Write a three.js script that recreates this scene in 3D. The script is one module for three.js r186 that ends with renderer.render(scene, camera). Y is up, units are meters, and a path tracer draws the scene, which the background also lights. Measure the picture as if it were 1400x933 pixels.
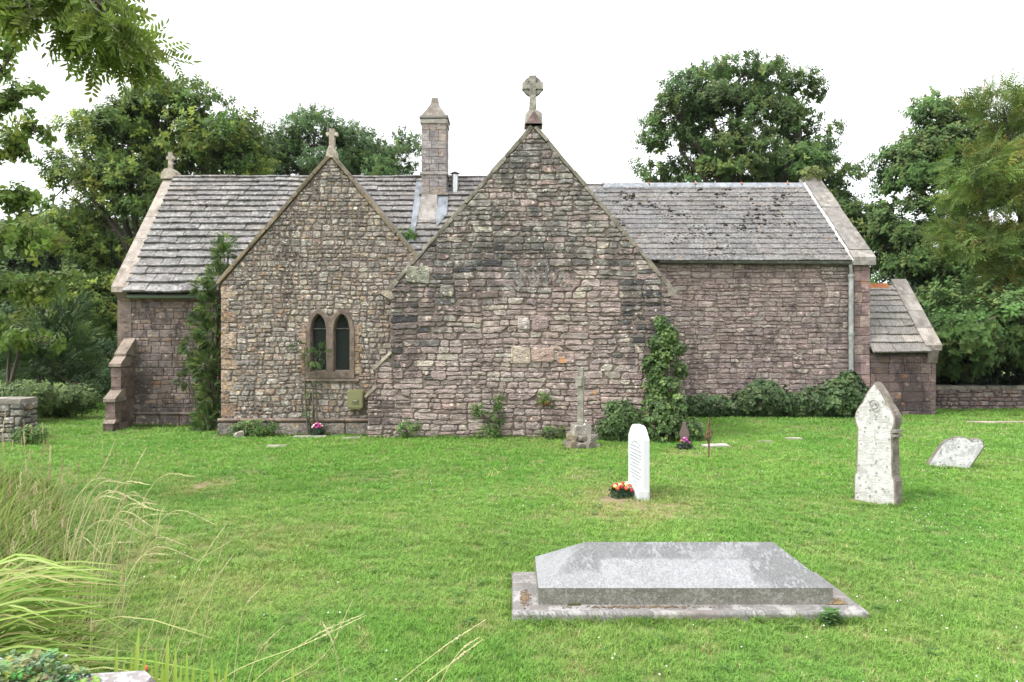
import * as THREE from 'three';
import { mergeGeometries } from 'three/addons/utils/BufferGeometryUtils.js';
import { ConvexGeometry } from 'three/addons/geometries/ConvexGeometry.js';

// ---------------------------------------------------------------- camera, sky, sun, exposure
const EYE = 1.87, FOCAL = 1000;                     // eye height in metres; focal length in photograph pixels (1400 x 933)
const scene = new THREE.Scene();
const camera = new THREE.PerspectiveCamera(2 * Math.atan(466.5 / FOCAL) * 180 / Math.PI, 1400 / 933, 0.05, 1500);
camera.position.set(0, EYE, 0);
camera.lookAt(0, EYE, -10);
const renderer = new THREE.WebGLRenderer({ antialias: true });
renderer.toneMapping = THREE.LinearToneMapping;
renderer.toneMappingExposure = 2.7;
renderer.shadowMap.enabled = true;
{ // an even overcast sky, three times as bright at the zenith as at the horizon, a little brighter round the veiled sun
  const W = 256, H = 128, d = new Float32Array(W * H * 4), s = new THREE.Vector3(-18, 24, 9).normalize();
  for (let j = 0; j < H; j++) for (let i = 0; i < W; i++) {
    const up = ((j + 0.5) / H - 0.5) * Math.PI, az = ((i + 0.5) / W - 0.5) * 2 * Math.PI;
    const x = Math.cos(az) * Math.cos(up), y = Math.sin(up), z = Math.sin(az) * Math.cos(up);
    const veil = Math.pow(Math.max(0, x * s.x + y * s.y + z * s.z), 4);
    const l = y > 0 ? 0.52 + 0.42 * y + 0.9 * veil : 0.3, o = (j * W + i) * 4;
    d[o] = l * 0.985; d[o + 1] = l; d[o + 2] = l * 1.03; d[o + 3] = 1;
  }
  const t = new THREE.DataTexture(d, W, H, THREE.RGBAFormat, THREE.FloatType);
  t.mapping = THREE.EquirectangularReflectionMapping; t.magFilter = THREE.LinearFilter; t.needsUpdate = true;
  scene.background = t; scene.environment = t;
}
const sun = new THREE.DirectionalLight(new THREE.Color(1, 0.97, 0.92), 1.4);
sun.position.set(-18, 24, -0.5); sun.target.position.set(0, 0, -9.5);
sun.castShadow = true; sun.shadow.radius = 26;
sun.shadow.mapSize.set(2048, 2048);
Object.assign(sun.shadow.camera, { left: -26, right: 26, top: 26, bottom: -26, near: 0.5, far: 90 });
scene.add(sun, sun.target);
scene.fog = new THREE.FogExp2(new THREE.Color(0.80, 0.87, 0.93), 0.00016);

// ---------------------------------------------------------------- helpers
const V3 = (x, y, z) => new THREE.Vector3(x, y, z);
const X = (px, d) => (px - 700) * d / FOCAL, Y = (py, d) => EYE + (466.5 - py) * d / FOCAL;
const P = (px, py, d) => V3(X(px, d), Y(py, d), -d);
const { clamp, lerp, smoothstep } = THREE.MathUtils;
function rngOf(seed) { let s = seed | 0; return () => { s = (s + 0x6d2b79f5) | 0; let t = Math.imul(s ^ (s >>> 15), 1 | s); t = (t + Math.imul(t ^ (t >>> 7), 61 | t)) ^ t; return ((t ^ (t >>> 14)) >>> 0) / 4294967296; }; }
let rnd = rngOf(7);
const rr = (a, b) => a + (b - a) * rnd();
const gauss = () => (rnd() + rnd() + rnd() + rnd() - 2) * 0.87;
const pick = (a) => a[Math.floor(rnd() * a.length)];
const NT = new Float32Array(65536); { const r = rngOf(99); for (let i = 0; i < 65536; i++) NT[i] = r(); }
function vn(x, y) {   // value noise 0..1
  const ix = Math.floor(x), iy = Math.floor(y), fx = x - ix, fy = y - iy, u = fx * fx * (3 - 2 * fx), v = fy * fy * (3 - 2 * fy);
  const h = (a, b) => NT[((a * 73 + b * 19349) ^ (b * 31)) & 65535];
  const a = h(ix, iy), b = h(ix + 1, iy), c = h(ix, iy + 1), d = h(ix + 1, iy + 1);
  return a + (b - a) * u + (c - a) * v + (a - b - c + d) * u * v;
}
function fbm(x, y, o = 4) { let s = 0, a = 0.5, n = 0; for (let i = 0; i < o; i++) { s += a * vn(x, y); n += a; x = x * 2.03 + 17.3; y = y * 2.03 + 5.1; a *= 0.5; } return s / n; }
function cellSpot(x, y, seed, prob) {   // distance-based round spots: returns 0..1 inside a spot, and an id
  const ix = Math.floor(x), iy = Math.floor(y); let best = 0, id = 0;
  for (let j = -1; j <= 1; j++) for (let i = -1; i <= 1; i++) {
    const k = (((ix + i) * 7919 + (iy + j) * 104729 + seed * 613) & 65535), p = NT[k];
    if (p > prob) continue;
    const cx = ix + i + NT[(k * 3 + 11) & 65535], cy = iy + j + NT[(k * 5 + 23) & 65535], r = 0.15 + 0.38 * NT[(k * 7 + 37) & 65535];
    const d = 1 - Math.hypot(x - cx, y - cy) / r;
    if (d > best) { best = d; id = NT[(k * 11 + 3) & 65535]; }
  }
  return [best, id];
}
const toS = new Uint8Array(4097); for (let i = 0; i <= 4096; i++) { const c = i / 4096; toS[i] = Math.round(255 * (c <= 0.0031308 ? 12.92 * c : 1.055 * Math.pow(c, 1 / 2.4) - 0.055)); }
const lin = (hex) => { const c = new THREE.Color(hex); return [c.r, c.g, c.b]; };
const mixc = (a, b, t) => [a[0] + (b[0] - a[0]) * t, a[1] + (b[1] - a[1]) * t, a[2] + (b[2] - a[2]) * t];
function colourTex(w, h, fn, repeat) {   // fn(u, v) gives linear rgb
  const d = new Uint8Array(w * h * 4);
  for (let j = 0; j < h; j++) for (let i = 0; i < w; i++) {
    const c = fn((i + 0.5) / w, (j + 0.5) / h), o = (j * w + i) * 4;
    for (let k = 0; k < 3; k++) d[o + k] = toS[Math.max(0, Math.min(4096, (c[k] * 4096) | 0))];
    d[o + 3] = 255;
  }
  return finish(new THREE.DataTexture(d, w, h), true, repeat);
}
function greyTex(w, h, fn, repeat) {
  const d = new Uint8Array(w * h * 4);
  for (let j = 0; j < h; j++) for (let i = 0; i < w; i++) { const c = clamp(fn((i + 0.5) / w, (j + 0.5) / h), 0, 1) * 255, o = (j * w + i) * 4; d[o] = d[o + 1] = d[o + 2] = c; d[o + 3] = 255; }
  return finish(new THREE.DataTexture(d, w, h), false, repeat);
}
function finish(t, srgb, repeat) {
  t.magFilter = THREE.LinearFilter; t.minFilter = THREE.LinearMipmapLinearFilter; t.generateMipmaps = true;
  t.wrapS = t.wrapT = THREE.RepeatWrapping; if (srgb) t.colorSpace = THREE.SRGBColorSpace;
  if (repeat) t.repeat.set(repeat, repeat);
  t.needsUpdate = true; return t;
}
const per = (f, P0) => (u, v) => {   // makes a noise function tile over 0..1
  const a = f(u * P0, v * P0), b = f((u - 1) * P0, v * P0), c = f(u * P0, (v - 1) * P0), d = f((u - 1) * P0, (v - 1) * P0);
  return lerp(lerp(a, b, u), lerp(c, d, u), v);
};
const std = (o) => new THREE.MeshStandardMaterial({ roughness: 0.92, ...o });
const phys = (o) => new THREE.MeshPhysicalMaterial({ roughness: 0.9, ...o });
const rgb = (a) => new THREE.Color().setRGB(a[0], a[1], a[2]);

const taken = new Map();
function numbered(name) { const n = taken.get(name) ?? 0; taken.set(name, n + 1); return n ? name + '_' + String(n).padStart(3, '0') : name; }
function meta(o, label, category, group) { o.userData.kind ??= 'thing'; o.userData.label = label; o.userData.category = category; if (group) o.userData.group = group; return o; }
function thing(name, label, category, at = [0, 0, 0], group) {
  const g = new THREE.Group(); g.name = numbered(name); g.position.set(...at); meta(g, label, category, group); scene.add(g); return g;
}
function shade(m) { m.castShadow = true; m.receiveShadow = true; return m; }
// a part: the geometry is given in world metres; it is moved into the frame of its thing
function part(parent, name, geo, mat, label) {
  const m = shade(new THREE.Mesh(geo, mat)); m.name = name; if (label) m.userData.label = label;
  let p = parent, o = V3(0, 0, 0); while (p && p !== scene) { o.add(p.position); p = p.parent; }
  if (o.lengthSq() > 0) geo.translate(-o.x, -o.y, -o.z);
  parent.add(m); return m;
}
function stuffPart(parent, name, geo, mat) { const m = part(parent, name, geo, mat); m.userData.kind = 'stuff'; return m; }
function single(name, geo, mat, label, category, group) { // a thing that is one mesh, standing at its own base
  geo.computeBoundingBox(); const b = geo.boundingBox, c = V3((b.min.x + b.max.x) / 2, b.min.y, (b.min.z + b.max.z) / 2);
  geo.translate(-c.x, -c.y, -c.z); const m = shade(new THREE.Mesh(geo, mat)); m.name = numbered(name); m.position.copy(c); meta(m, label, category, group); scene.add(m); return m;
}
function structure(name, geo, mat) { const m = shade(new THREE.Mesh(geo, mat)); m.name = numbered(name); m.userData.kind = 'structure'; scene.add(m); return m; }

// uv by the dominant direction of each face, in metres; uv1 the same (geometry is made non-indexed)
function boxUV(g0, s = 1, off = [0, 0]) {
  const g = g0.index ? g0.toNonIndexed() : g0; g.computeVertexNormals();
  const p = g.attributes.position, n = g.attributes.normal, uv = new Float32Array(p.count * 2);
  for (let i = 0; i < p.count; i++) {
    const ax = Math.abs(n.getX(i)), ay = Math.abs(n.getY(i)), az = Math.abs(n.getZ(i)), x = p.getX(i), y = p.getY(i), z = p.getZ(i);
    const [u, v] = az >= ax && az >= ay ? [x, y] : ax >= ay ? [z, y] : [x, z];
    uv[i * 2] = u * s + off[0]; uv[i * 2 + 1] = v * s + off[1];
  }
  g.setAttribute('uv', new THREE.BufferAttribute(uv, 2)); g.setAttribute('uv1', new THREE.BufferAttribute(uv.slice(), 2));
  return g;
}
function tint(g, c) { const n = g.attributes.position.count, a = new Float32Array(n * 3); for (let i = 0; i < n; i++) a.set(c, i * 3); g.setAttribute('color', new THREE.BufferAttribute(a, 3)); return g; }
// a block with chamfered, slightly uneven edges, centred at the origin
function block(w, h, d, c = 0.012, jit = 0.006) {
  const pts = [];
  for (const sx of [-1, 1]) for (const sy of [-1, 1]) for (const sz of [-1, 1]) {
    const x = sx * w / 2 + gauss() * jit, y = sy * h / 2 + gauss() * jit, z = sz * d / 2 + gauss() * jit, cc = Math.min(c, w / 3, h / 3, d / 3);
    pts.push(V3(x - sx * cc, y, z), V3(x, y - sy * cc, z), V3(x, y, z - sz * cc));
  }
  return boxUV(new ConvexGeometry(pts), 1, [rnd() * 9, rnd() * 9]);
}
function hull(pts) { return boxUV(new ConvexGeometry(pts), 1, [rnd() * 9, rnd() * 9]); }
const moved = (g, x, y, z, ry = 0, rz = 0, rx = 0) => { g.applyMatrix4(new THREE.Matrix4().compose(V3(x, y, z), new THREE.Quaternion().setFromEuler(new THREE.Euler(rx, ry, rz, 'YXZ')), V3(1, 1, 1))); return g; };
// a tapered tube along points with radii
function tube(pts, radii, sides = 6, cap = false) {
  const n = pts.length, pos = [], idx = [], uv = [], T = V3(0, 0, 0), A = V3(0, 0, 0), B = V3(0, 0, 0);
  let ref = V3(0.31, 0.2, 0.93).normalize(), len = 0;
  for (let i = 0; i < n; i++) {
    T.copy(pts[Math.min(i + 1, n - 1)]).sub(pts[Math.max(i - 1, 0)]).normalize();
    A.copy(ref).addScaledVector(T, -ref.dot(T)).normalize(); if (A.lengthSq() < 0.5) A.set(1, 0, 0); ref = A.clone(); B.crossVectors(T, A);
    if (i) len += pts[i].distanceTo(pts[i - 1]);
    for (let k = 0; k <= sides; k++) { const a = k / sides * Math.PI * 2, r = radii[i]; pos.push(pts[i].x + (A.x * Math.cos(a) + B.x * Math.sin(a)) * r, pts[i].y + (A.y * Math.cos(a) + B.y * Math.sin(a)) * r, pts[i].z + (A.z * Math.cos(a) + B.z * Math.sin(a)) * r); uv.push(k / sides * 2 * Math.PI * radii[0], len); }
  }
  const m = sides + 1;
  for (let i = 0; i < n - 1; i++) for (let k = 0; k < sides; k++) { const a = i * m + k; idx.push(a, a + 1, a + m, a + 1, a + m + 1, a + m); }
  if (cap) for (const e of [0, n - 1]) for (let k = 1; k < sides - 1; k++) e ? idx.push(e * m, e * m + k, e * m + k + 1) : idx.push(0, k + 1, k);
  const g = new THREE.BufferGeometry(); g.setAttribute('position', new THREE.Float32BufferAttribute(pos, 3)); g.setAttribute('uv', new THREE.Float32BufferAttribute(uv, 2)); g.setAttribute('uv1', new THREE.Float32BufferAttribute(uv, 2)); g.setIndex(idx); g.computeVertexNormals(); return g;
}
function curvePts(ctrl, n) { return new THREE.CatmullRomCurve3(ctrl).getPoints(n); }

// ---------------------------------------------------------------- stones cut to a polygon, in a plane frame
const areaOf = (p) => { let s = 0; for (let i = 0; i < p.length; i++) { const a = p[i], b = p[(i + 1) % p.length]; s += a[0] * b[1] - b[0] * a[1]; } return s / 2; };
const centre = (p) => { let x = 0, y = 0; for (const q of p) { x += q[0]; y += q[1]; } return [x / p.length, y / p.length]; };
function clipLine(poly, a, b) { // keeps what is to the LEFT of a->b
  const out = [], side = (p) => (b[0] - a[0]) * (p[1] - a[1]) - (b[1] - a[1]) * (p[0] - a[0]);
  for (let i = 0; i < poly.length; i++) {
    const p = poly[i], q = poly[(i + 1) % poly.length], sp = side(p), sq = side(q);
    if (sp >= 0) out.push(p);
    if ((sp > 0 && sq < 0) || (sp < 0 && sq > 0)) { const t = sp / (sp - sq); out.push([p[0] + (q[0] - p[0]) * t, p[1] + (q[1] - p[1]) * t]); }
  }
  return out;
}
function clipHole(poly, [u0, v0, u1, v1]) {
  const us = poly.map((p) => p[0]), vs = poly.map((p) => p[1]);
  if (Math.max(...us) <= u0 || Math.min(...us) >= u1 || Math.max(...vs) <= v0 || Math.min(...vs) >= v1) return poly;
  const c = [clipLine(poly, [u0, 0], [u0, 1]), clipLine(poly, [u1, 1], [u1, 0]), clipLine(poly, [1, v0], [0, v0]).length ? clipLine(poly, [1, v0], [0, v0]) : [], clipLine(poly, [0, v1], [1, v1])];
  let best = [], ba = 0; for (const q of c) if (q.length > 2 && Math.abs(areaOf(q)) > ba) { ba = Math.abs(areaOf(q)); best = q; }
  return best;
}
// frame: { o, U, V, N } ; opt: z0 (back), z1 (face), bulge, rough, map: [u0, v0, w, h] bounds for uv, lift: [vBottom, vTop, amount]
function stoneGeo(poly, frame, opt, colour) {
  const { z0 = -0.05, z1 = 0.02, bulge = 0.012, rough = 0.006, bevel = 0.012, map, lift } = opt;
  let ring = [];
  const n = poly.length; let perim = 0; for (let i = 0; i < n; i++) perim += Math.hypot(poly[(i + 1) % n][0] - poly[i][0], poly[(i + 1) % n][1] - poly[i][1]);
  const step = Math.max(perim / 10, 0.02);
  for (let i = 0; i < n; i++) {
    const p = poly[i], q = poly[(i + 1) % n], l = Math.hypot(q[0] - p[0], q[1] - p[1]); if (l < 0.004) continue;
    const m = Math.max(1, Math.min(4, Math.round(l / step)));
    const e = Math.min(0.3, opt.corner ?? (opt.round ?? 0.012) / l);   // corner cut
    const ts = [e]; for (let k = 1; k < m; k++) ts.push(k / m + gauss() * 0.08 / m); ts.push(1 - e);
    for (const t of (opt.crisp ? [0, ...ts.slice(1, -1)] : ts)) ring.push([p[0] + (q[0] - p[0]) * t + gauss() * rough, p[1] + (q[1] - p[1]) * t + gauss() * rough]);
  }
  if (ring.length < 3) return null;
  const k = ring.length, [cx, cy] = centre(ring), pos = [], uv = [], uv1 = [], idx = [], o1 = [rnd() * 7, rnd() * 7];
  const put = (u, v, w) => {
    if (lift) w += lift[2] * clamp((lift[1] - v) / (lift[1] - lift[0]), 0, 1.1);
    pos.push(frame.o.x + frame.U.x * u + frame.V.x * v + frame.N.x * w, frame.o.y + frame.U.y * u + frame.V.y * v + frame.N.y * w, frame.o.z + frame.U.z * u + frame.V.z * v + frame.N.z * w);
    uv.push((u - map[0]) / map[2], (v - map[1]) / map[3]); uv1.push(u + o1[0], v + o1[1]);
  };
  const tiltU = gauss() * 0.5, tiltV = gauss() * 0.5, us = ring.map((p) => p[0]), vs = ring.map((p) => p[1]);
  const ww = Math.max(...us) - Math.min(...us) + 1e-3, hh = Math.max(...vs) - Math.min(...vs) + 1e-3;
  for (const p of ring) put(p[0], p[1], z0);
  const zs = ring.map(() => Math.max(z0 + 0.005, z1 - bulge - Math.abs(gauss()) * bulge * 0.4)), face = [];
  ring.forEach((p, i) => put(p[0], p[1], zs[i])); ring.forEach((p, i) => put(p[0], p[1], zs[i]));
  for (const p of ring) {
    const dx = cx - p[0], dy = cy - p[1], l = Math.hypot(dx, dy) || 1, f = Math.min(bevel * rr(0.7, 1.5) / l, 0.45);
    const q = [p[0] + dx * f, p[1] + dy * f, z1 + gauss() * rough * 0.7 + bulge * (tiltU * (p[0] - cx) / ww + tiltV * (p[1] - cy) / hh)]; face.push(q); put(...q);
  }
  for (const q of face) put(...q);
  put(cx + gauss() * ww * 0.12, cy + gauss() * hh * 0.12, z1 + bulge * 0.3 + gauss() * rough);
  for (let i = 0; i < k; i++) { const j = (i + 1) % k; idx.push(i, j, k + i, j, k + j, k + i, 2 * k + i, 2 * k + j, 3 * k + i, 2 * k + j, 3 * k + j, 3 * k + i, 4 * k + i, 4 * k + j, 5 * k); }
  const g = new THREE.BufferGeometry();
  g.setAttribute('position', new THREE.Float32BufferAttribute(pos, 3)); g.setAttribute('uv', new THREE.Float32BufferAttribute(uv, 2)); g.setAttribute('uv1', new THREE.Float32BufferAttribute(uv1, 2)); g.setIndex(idx);
  g.computeVertexNormals(); if (colour) tint(g, colour);
  g.userData.area = Math.abs(areaOf(poly));
  return g;
}
const frontFrame = (z) => ({ o: V3(0, 0, z), U: V3(1, 0, 0), V: V3(0, 1, 0), N: V3(0, 0, 1) });
// edges: list of [a, b] lines; the wall lies to the LEFT of each; active for stones overlapping the line's v-range when ranged
function layStones(o) {
  const out = [], { u0, u1, v0, v1, strip, cell, hmin, hmax, wmin, wmax, joint, warp = 0.02, edges = [], holes = [], frame, opt, colour } = o;
  const emit = (a, b, c, d) => {
    const W = (u, v) => [u + warp * 2 * (vn(u * 2.3 + 3, v * 5.1) - 0.5), v + warp * 2 * (vn(u * 1.7 + 31, v * 2.2 + 9) - 0.5)];
    let p = [W(a, c), W(b, c), W(b, d), W(a, d)];
    if (rnd() < (o.odd ?? 0.25)) { const k = Math.floor(rnd() * 4), s = rr(0.1, 0.3); const q = p[(k + (k % 2 ? 3 : 1)) % 4]; p[k] = [lerp(p[k][0], q[0], s), lerp(p[k][1], q[1], s)]; }
    const cc = centre(p);
    p = p.map((q) => [cc[0] + (q[0] - cc[0]) * Math.max(0.3, 1 - joint / (b - a)), cc[1] + (q[1] - cc[1]) * Math.max(0.3, 1 - joint / (d - c))]);
    for (const [e0, e1] of edges) { if (e0[2] && (Math.max(e0[1], e1[1]) < c || Math.min(e0[1], e1[1]) > d)) continue; p = clipLine(p, e0, e1); if (p.length < 3) return; }
    for (const h of holes) { p = clipHole(p, h); if (p.length < 3) return; }
    const A = Math.abs(areaOf(p)); if (A < 0.0012) return;
    if (Math.max(...p.map((q) => q[1])) - Math.min(...p.map((q) => q[1])) < 0.022) return;
    const c2 = centre(p), z1 = (opt.z1 ?? 0.02) + gauss() * (o.proud ?? 0.008);
    const g = stoneGeo(p, frame, { ...opt, z1 }, colour(c2[0], c2[1], A, b - a, d - c)); if (g) out.push(g);
  };
  const split = (a, b, c, d, dep) => {
    const w = b - a, h = d - c;
    if (h > hmax || (h > 2 * hmin && rnd() < (o.thin ?? 0.5) && dep < 4)) { const m = c + h * rr(0.36, 0.64); split(a, b, c, m, dep + 1); split(a, b, m, d, dep + 1); return; }
    if (w > wmax * rr(0.6, 1.15) && w > 2 * wmin) { const m = a + w * rr(0.33, 0.67); split(a, m, c, d, dep); split(m, b, c, d, dep); return; }
    emit(a, b, c, d);
  };
  for (let v = v0; v < v1 - 0.01;) {
    const h = Math.min(strip * rr(0.75, 1.25), v1 - v), top = v1 - v - h < strip * 0.4 ? v1 : v + h;
    for (let u = u0 - rnd() * cell * 0.5; u < u1;) { const w = cell * rr(0.55, 1.45); split(Math.max(u, u0), Math.min(u + w, u1), v, top, 0); u += w; }
    v = top;
  }
  return out;
}
function addStones(parent, geos, mat, name, most = 300) {
  geos.sort((a, b) => b.userData.area - a.userData.area);
  geos.slice(0, most).forEach((g) => part(parent, name, g, mat));
  if (geos.length > most) stuffPart(parent, 'small_stones', mergeGeometries(geos.slice(most)), mat);
}
// a solid prism from an outline in the picture plane (u, v), from z0 (back) to z1 (front), with holes
function prism(outline, z0, z1, holes = []) {
  const s = new THREE.Shape(outline.map((p) => new THREE.Vector2(p[0], p[1])));
  for (const h of holes) s.holes.push(new THREE.Path(h.map((p) => new THREE.Vector2(p[0], p[1]))));
  const g = new THREE.ExtrudeGeometry(s, { depth: z1 - z0, bevelEnabled: false }); g.translate(0, 0, z0); return boxUV(g);
}
// ---------------------------------------------------------------- surfaces
const rockBump = greyTex(512, 512, per((x, y) => 0.5 * fbm(x * 1.3, y * 3.6, 5) + 0.5 * fbm(x * 4, y * 14, 3), 6)); rockBump.channel = 1; rockBump.repeat.set(1.3, 1.3);
const fineBump = greyTex(256, 256, per((x, y) => fbm(x * 3, y * 3, 4), 8)); fineBump.repeat.set(2.5, 2.5);
// weathered face of a wall, spread over its bounds [u0, v0, w, h]; 0.5 is the bare stone of the vertex colour
function wallTex(w, h, b, o) {
  return colourTex(w, h, (s, t) => {
    const x = b[0] + s * b[2], y = b[1] + t * b[3];
    const grain = 0.5 + 1.0 * fbm(x * 11, y * 34, 3), fine = 0.7 + 0.6 * vn(x * 80, y * 80);
    let c = [0.5 * grain * fine, 0.5 * grain * fine, 0.5 * grain * fine];
    const big = fbm(x * 1.1 + 4, y * 1.3, 4) - 0.5, blot = 0.62 + 0.76 * fbm(x * 4.6 + 2, y * 6.2, 4); c = [c[0] * blot, c[1] * blot, c[2] * blot];
    c = [c[0] * (1 + big * 0.25), c[1] * (1 + big * 0.15), c[2] * (1 + big * 0.08)];
    const st = o.stain ? o.stain(x, y) : 0;                                    // black algae and soot crust
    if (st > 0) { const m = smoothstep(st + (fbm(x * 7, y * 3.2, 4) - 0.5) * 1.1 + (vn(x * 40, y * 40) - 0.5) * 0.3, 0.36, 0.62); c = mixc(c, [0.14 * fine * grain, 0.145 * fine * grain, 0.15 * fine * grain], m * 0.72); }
    for (const [scale, prob, col, amt, seed] of o.spots ?? []) {
      const wx = x + 0.03 * (vn(x * 23, y * 23) - 0.5), wy = y + 0.03 * (vn(x * 23 + 9, y * 23) - 0.5);
      const [d, id] = cellSpot(wx * scale, wy * scale, seed, prob * (0.35 + 1.3 * vn(x * 1.7 + seed, y * 1.7)));
      if (d > 0) c = mixc(c, [col[0] * (0.75 + id * 0.5), col[1] * (0.75 + id * 0.5), col[2] * (0.75 + id * 0.5)], amt * smoothstep(d + 0.5 * (vn(x * 70, y * 70) - 0.5), 0, 0.35));
    }
    return c;
  });
}
const g2 = (x, y, cx, cy, rx, ry) => Math.exp(-(((x - cx) / rx) ** 2) - (((y - cy) / ry) ** 2));
const WHITE_LICHEN = [0.95, 0.93, 0.86], GREY_LICHEN = [0.8, 0.82, 0.76], OCHRE_LICHEN = [0.95, 0.55, 0.16], DARK_SPOT = [0.14, 0.13, 0.12];
const wallMat = (map, bump = 0.02) => std({ map, vertexColors: true, bumpMap: rockBump, bumpScale: bump, roughness: 0.95 });
const pal = (list, k = 1, mute = 0.3) => { const c = list.map(lin), m = [0, 1, 2].map((i) => c.reduce((s, q) => s + q[i], 0) / c.length), g = (m[0] + m[1] + m[2]) / 3, to = mixc(m, [g * 1.04, g, g * 0.94], 0.4); return c.map((q) => mixc(mixc(q, [(q[0] + q[1] + q[2]) / 3 * 1.06, (q[0] + q[1] + q[2]) / 3, (q[0] + q[1] + q[2]) / 3 * 0.92], 0.12), to, mute).map((v) => v * 1.62 * k)); };
const one = (h, k = 1) => lin(h).map((v) => v * 1.62 * k);
const jitterc = (c, a = 0.14) => { const f = 1 + gauss() * a; return [c[0] * f * (1 + gauss() * 0.03), c[1] * f, c[2] * f * (1 + gauss() * 0.03)]; };

// plain weathered stone for copings, kerbs and dressings: tiled, tinted by colour
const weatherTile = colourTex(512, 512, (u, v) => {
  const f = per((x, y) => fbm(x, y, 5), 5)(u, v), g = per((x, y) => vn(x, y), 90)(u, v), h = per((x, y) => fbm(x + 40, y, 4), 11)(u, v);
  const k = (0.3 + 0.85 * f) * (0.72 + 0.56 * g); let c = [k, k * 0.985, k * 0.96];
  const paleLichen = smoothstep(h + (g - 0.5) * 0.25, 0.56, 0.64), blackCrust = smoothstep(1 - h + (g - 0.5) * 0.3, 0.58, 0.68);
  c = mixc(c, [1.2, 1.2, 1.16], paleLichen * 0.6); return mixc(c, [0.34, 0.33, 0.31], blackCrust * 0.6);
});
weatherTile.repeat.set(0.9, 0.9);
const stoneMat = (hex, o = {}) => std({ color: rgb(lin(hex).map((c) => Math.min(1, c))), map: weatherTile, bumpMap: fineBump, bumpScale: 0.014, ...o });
const M = {
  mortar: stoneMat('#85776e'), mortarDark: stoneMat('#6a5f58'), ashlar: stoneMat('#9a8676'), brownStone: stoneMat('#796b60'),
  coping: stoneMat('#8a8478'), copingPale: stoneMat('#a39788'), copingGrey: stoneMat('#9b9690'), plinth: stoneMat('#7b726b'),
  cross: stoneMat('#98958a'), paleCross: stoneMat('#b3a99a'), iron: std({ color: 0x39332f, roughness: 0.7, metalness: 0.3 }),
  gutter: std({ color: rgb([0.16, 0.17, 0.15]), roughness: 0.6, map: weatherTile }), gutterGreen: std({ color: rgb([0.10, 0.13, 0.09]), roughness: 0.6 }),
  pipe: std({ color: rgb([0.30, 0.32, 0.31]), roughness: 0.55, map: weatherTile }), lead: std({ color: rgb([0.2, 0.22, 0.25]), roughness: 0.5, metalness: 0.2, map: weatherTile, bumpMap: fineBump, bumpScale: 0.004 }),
  steel: std({ color: rgb([0.5, 0.51, 0.5]), roughness: 0.35, metalness: 0.85 }), flashing: std({ color: rgb([0.62, 0.62, 0.62]), roughness: 0.7, map: weatherTile }),
  bark: std({ color: rgb([0.085, 0.07, 0.055]), roughness: 0.95, bumpMap: fineBump, bumpScale: 0.02 }), twig: std({ color: rgb([0.09, 0.075, 0.055]), roughness: 0.95 }),
  boxGreen: std({ color: rgb([0.17, 0.17, 0.075]), roughness: 0.5 }), rust: std({ color: rgb([0.12, 0.062, 0.038]), roughness: 0.95, bumpMap: fineBump, bumpScale: 0.004 }),
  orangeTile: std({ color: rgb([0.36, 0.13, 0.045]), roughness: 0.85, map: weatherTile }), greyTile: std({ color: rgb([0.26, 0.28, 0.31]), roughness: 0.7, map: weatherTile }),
  moss: std({ color: rgb([0.04, 0.032, 0.022]), roughness: 1 }), marble: std({ color: rgb([0.56, 0.57, 0.585]), roughness: 0.55, bumpMap: fineBump, bumpScale: 0.0005 }),
};
// ---------------------------------------------------------------- the church: one building; its walls, roofs, crosses and pipes are parts, their stones and slates sub-parts
const DM = 14, DT = 14.4, DN = 16, DC = 18.5, DA = 18.4;
const church = thing('church', 'old stone church with two gables facing the lawn and slate roofs', 'church', [0, 0, -16]);
const px2 = (list, d) => list.map(([a, b]) => [X(a, d), Y(b, d)]);

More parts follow.
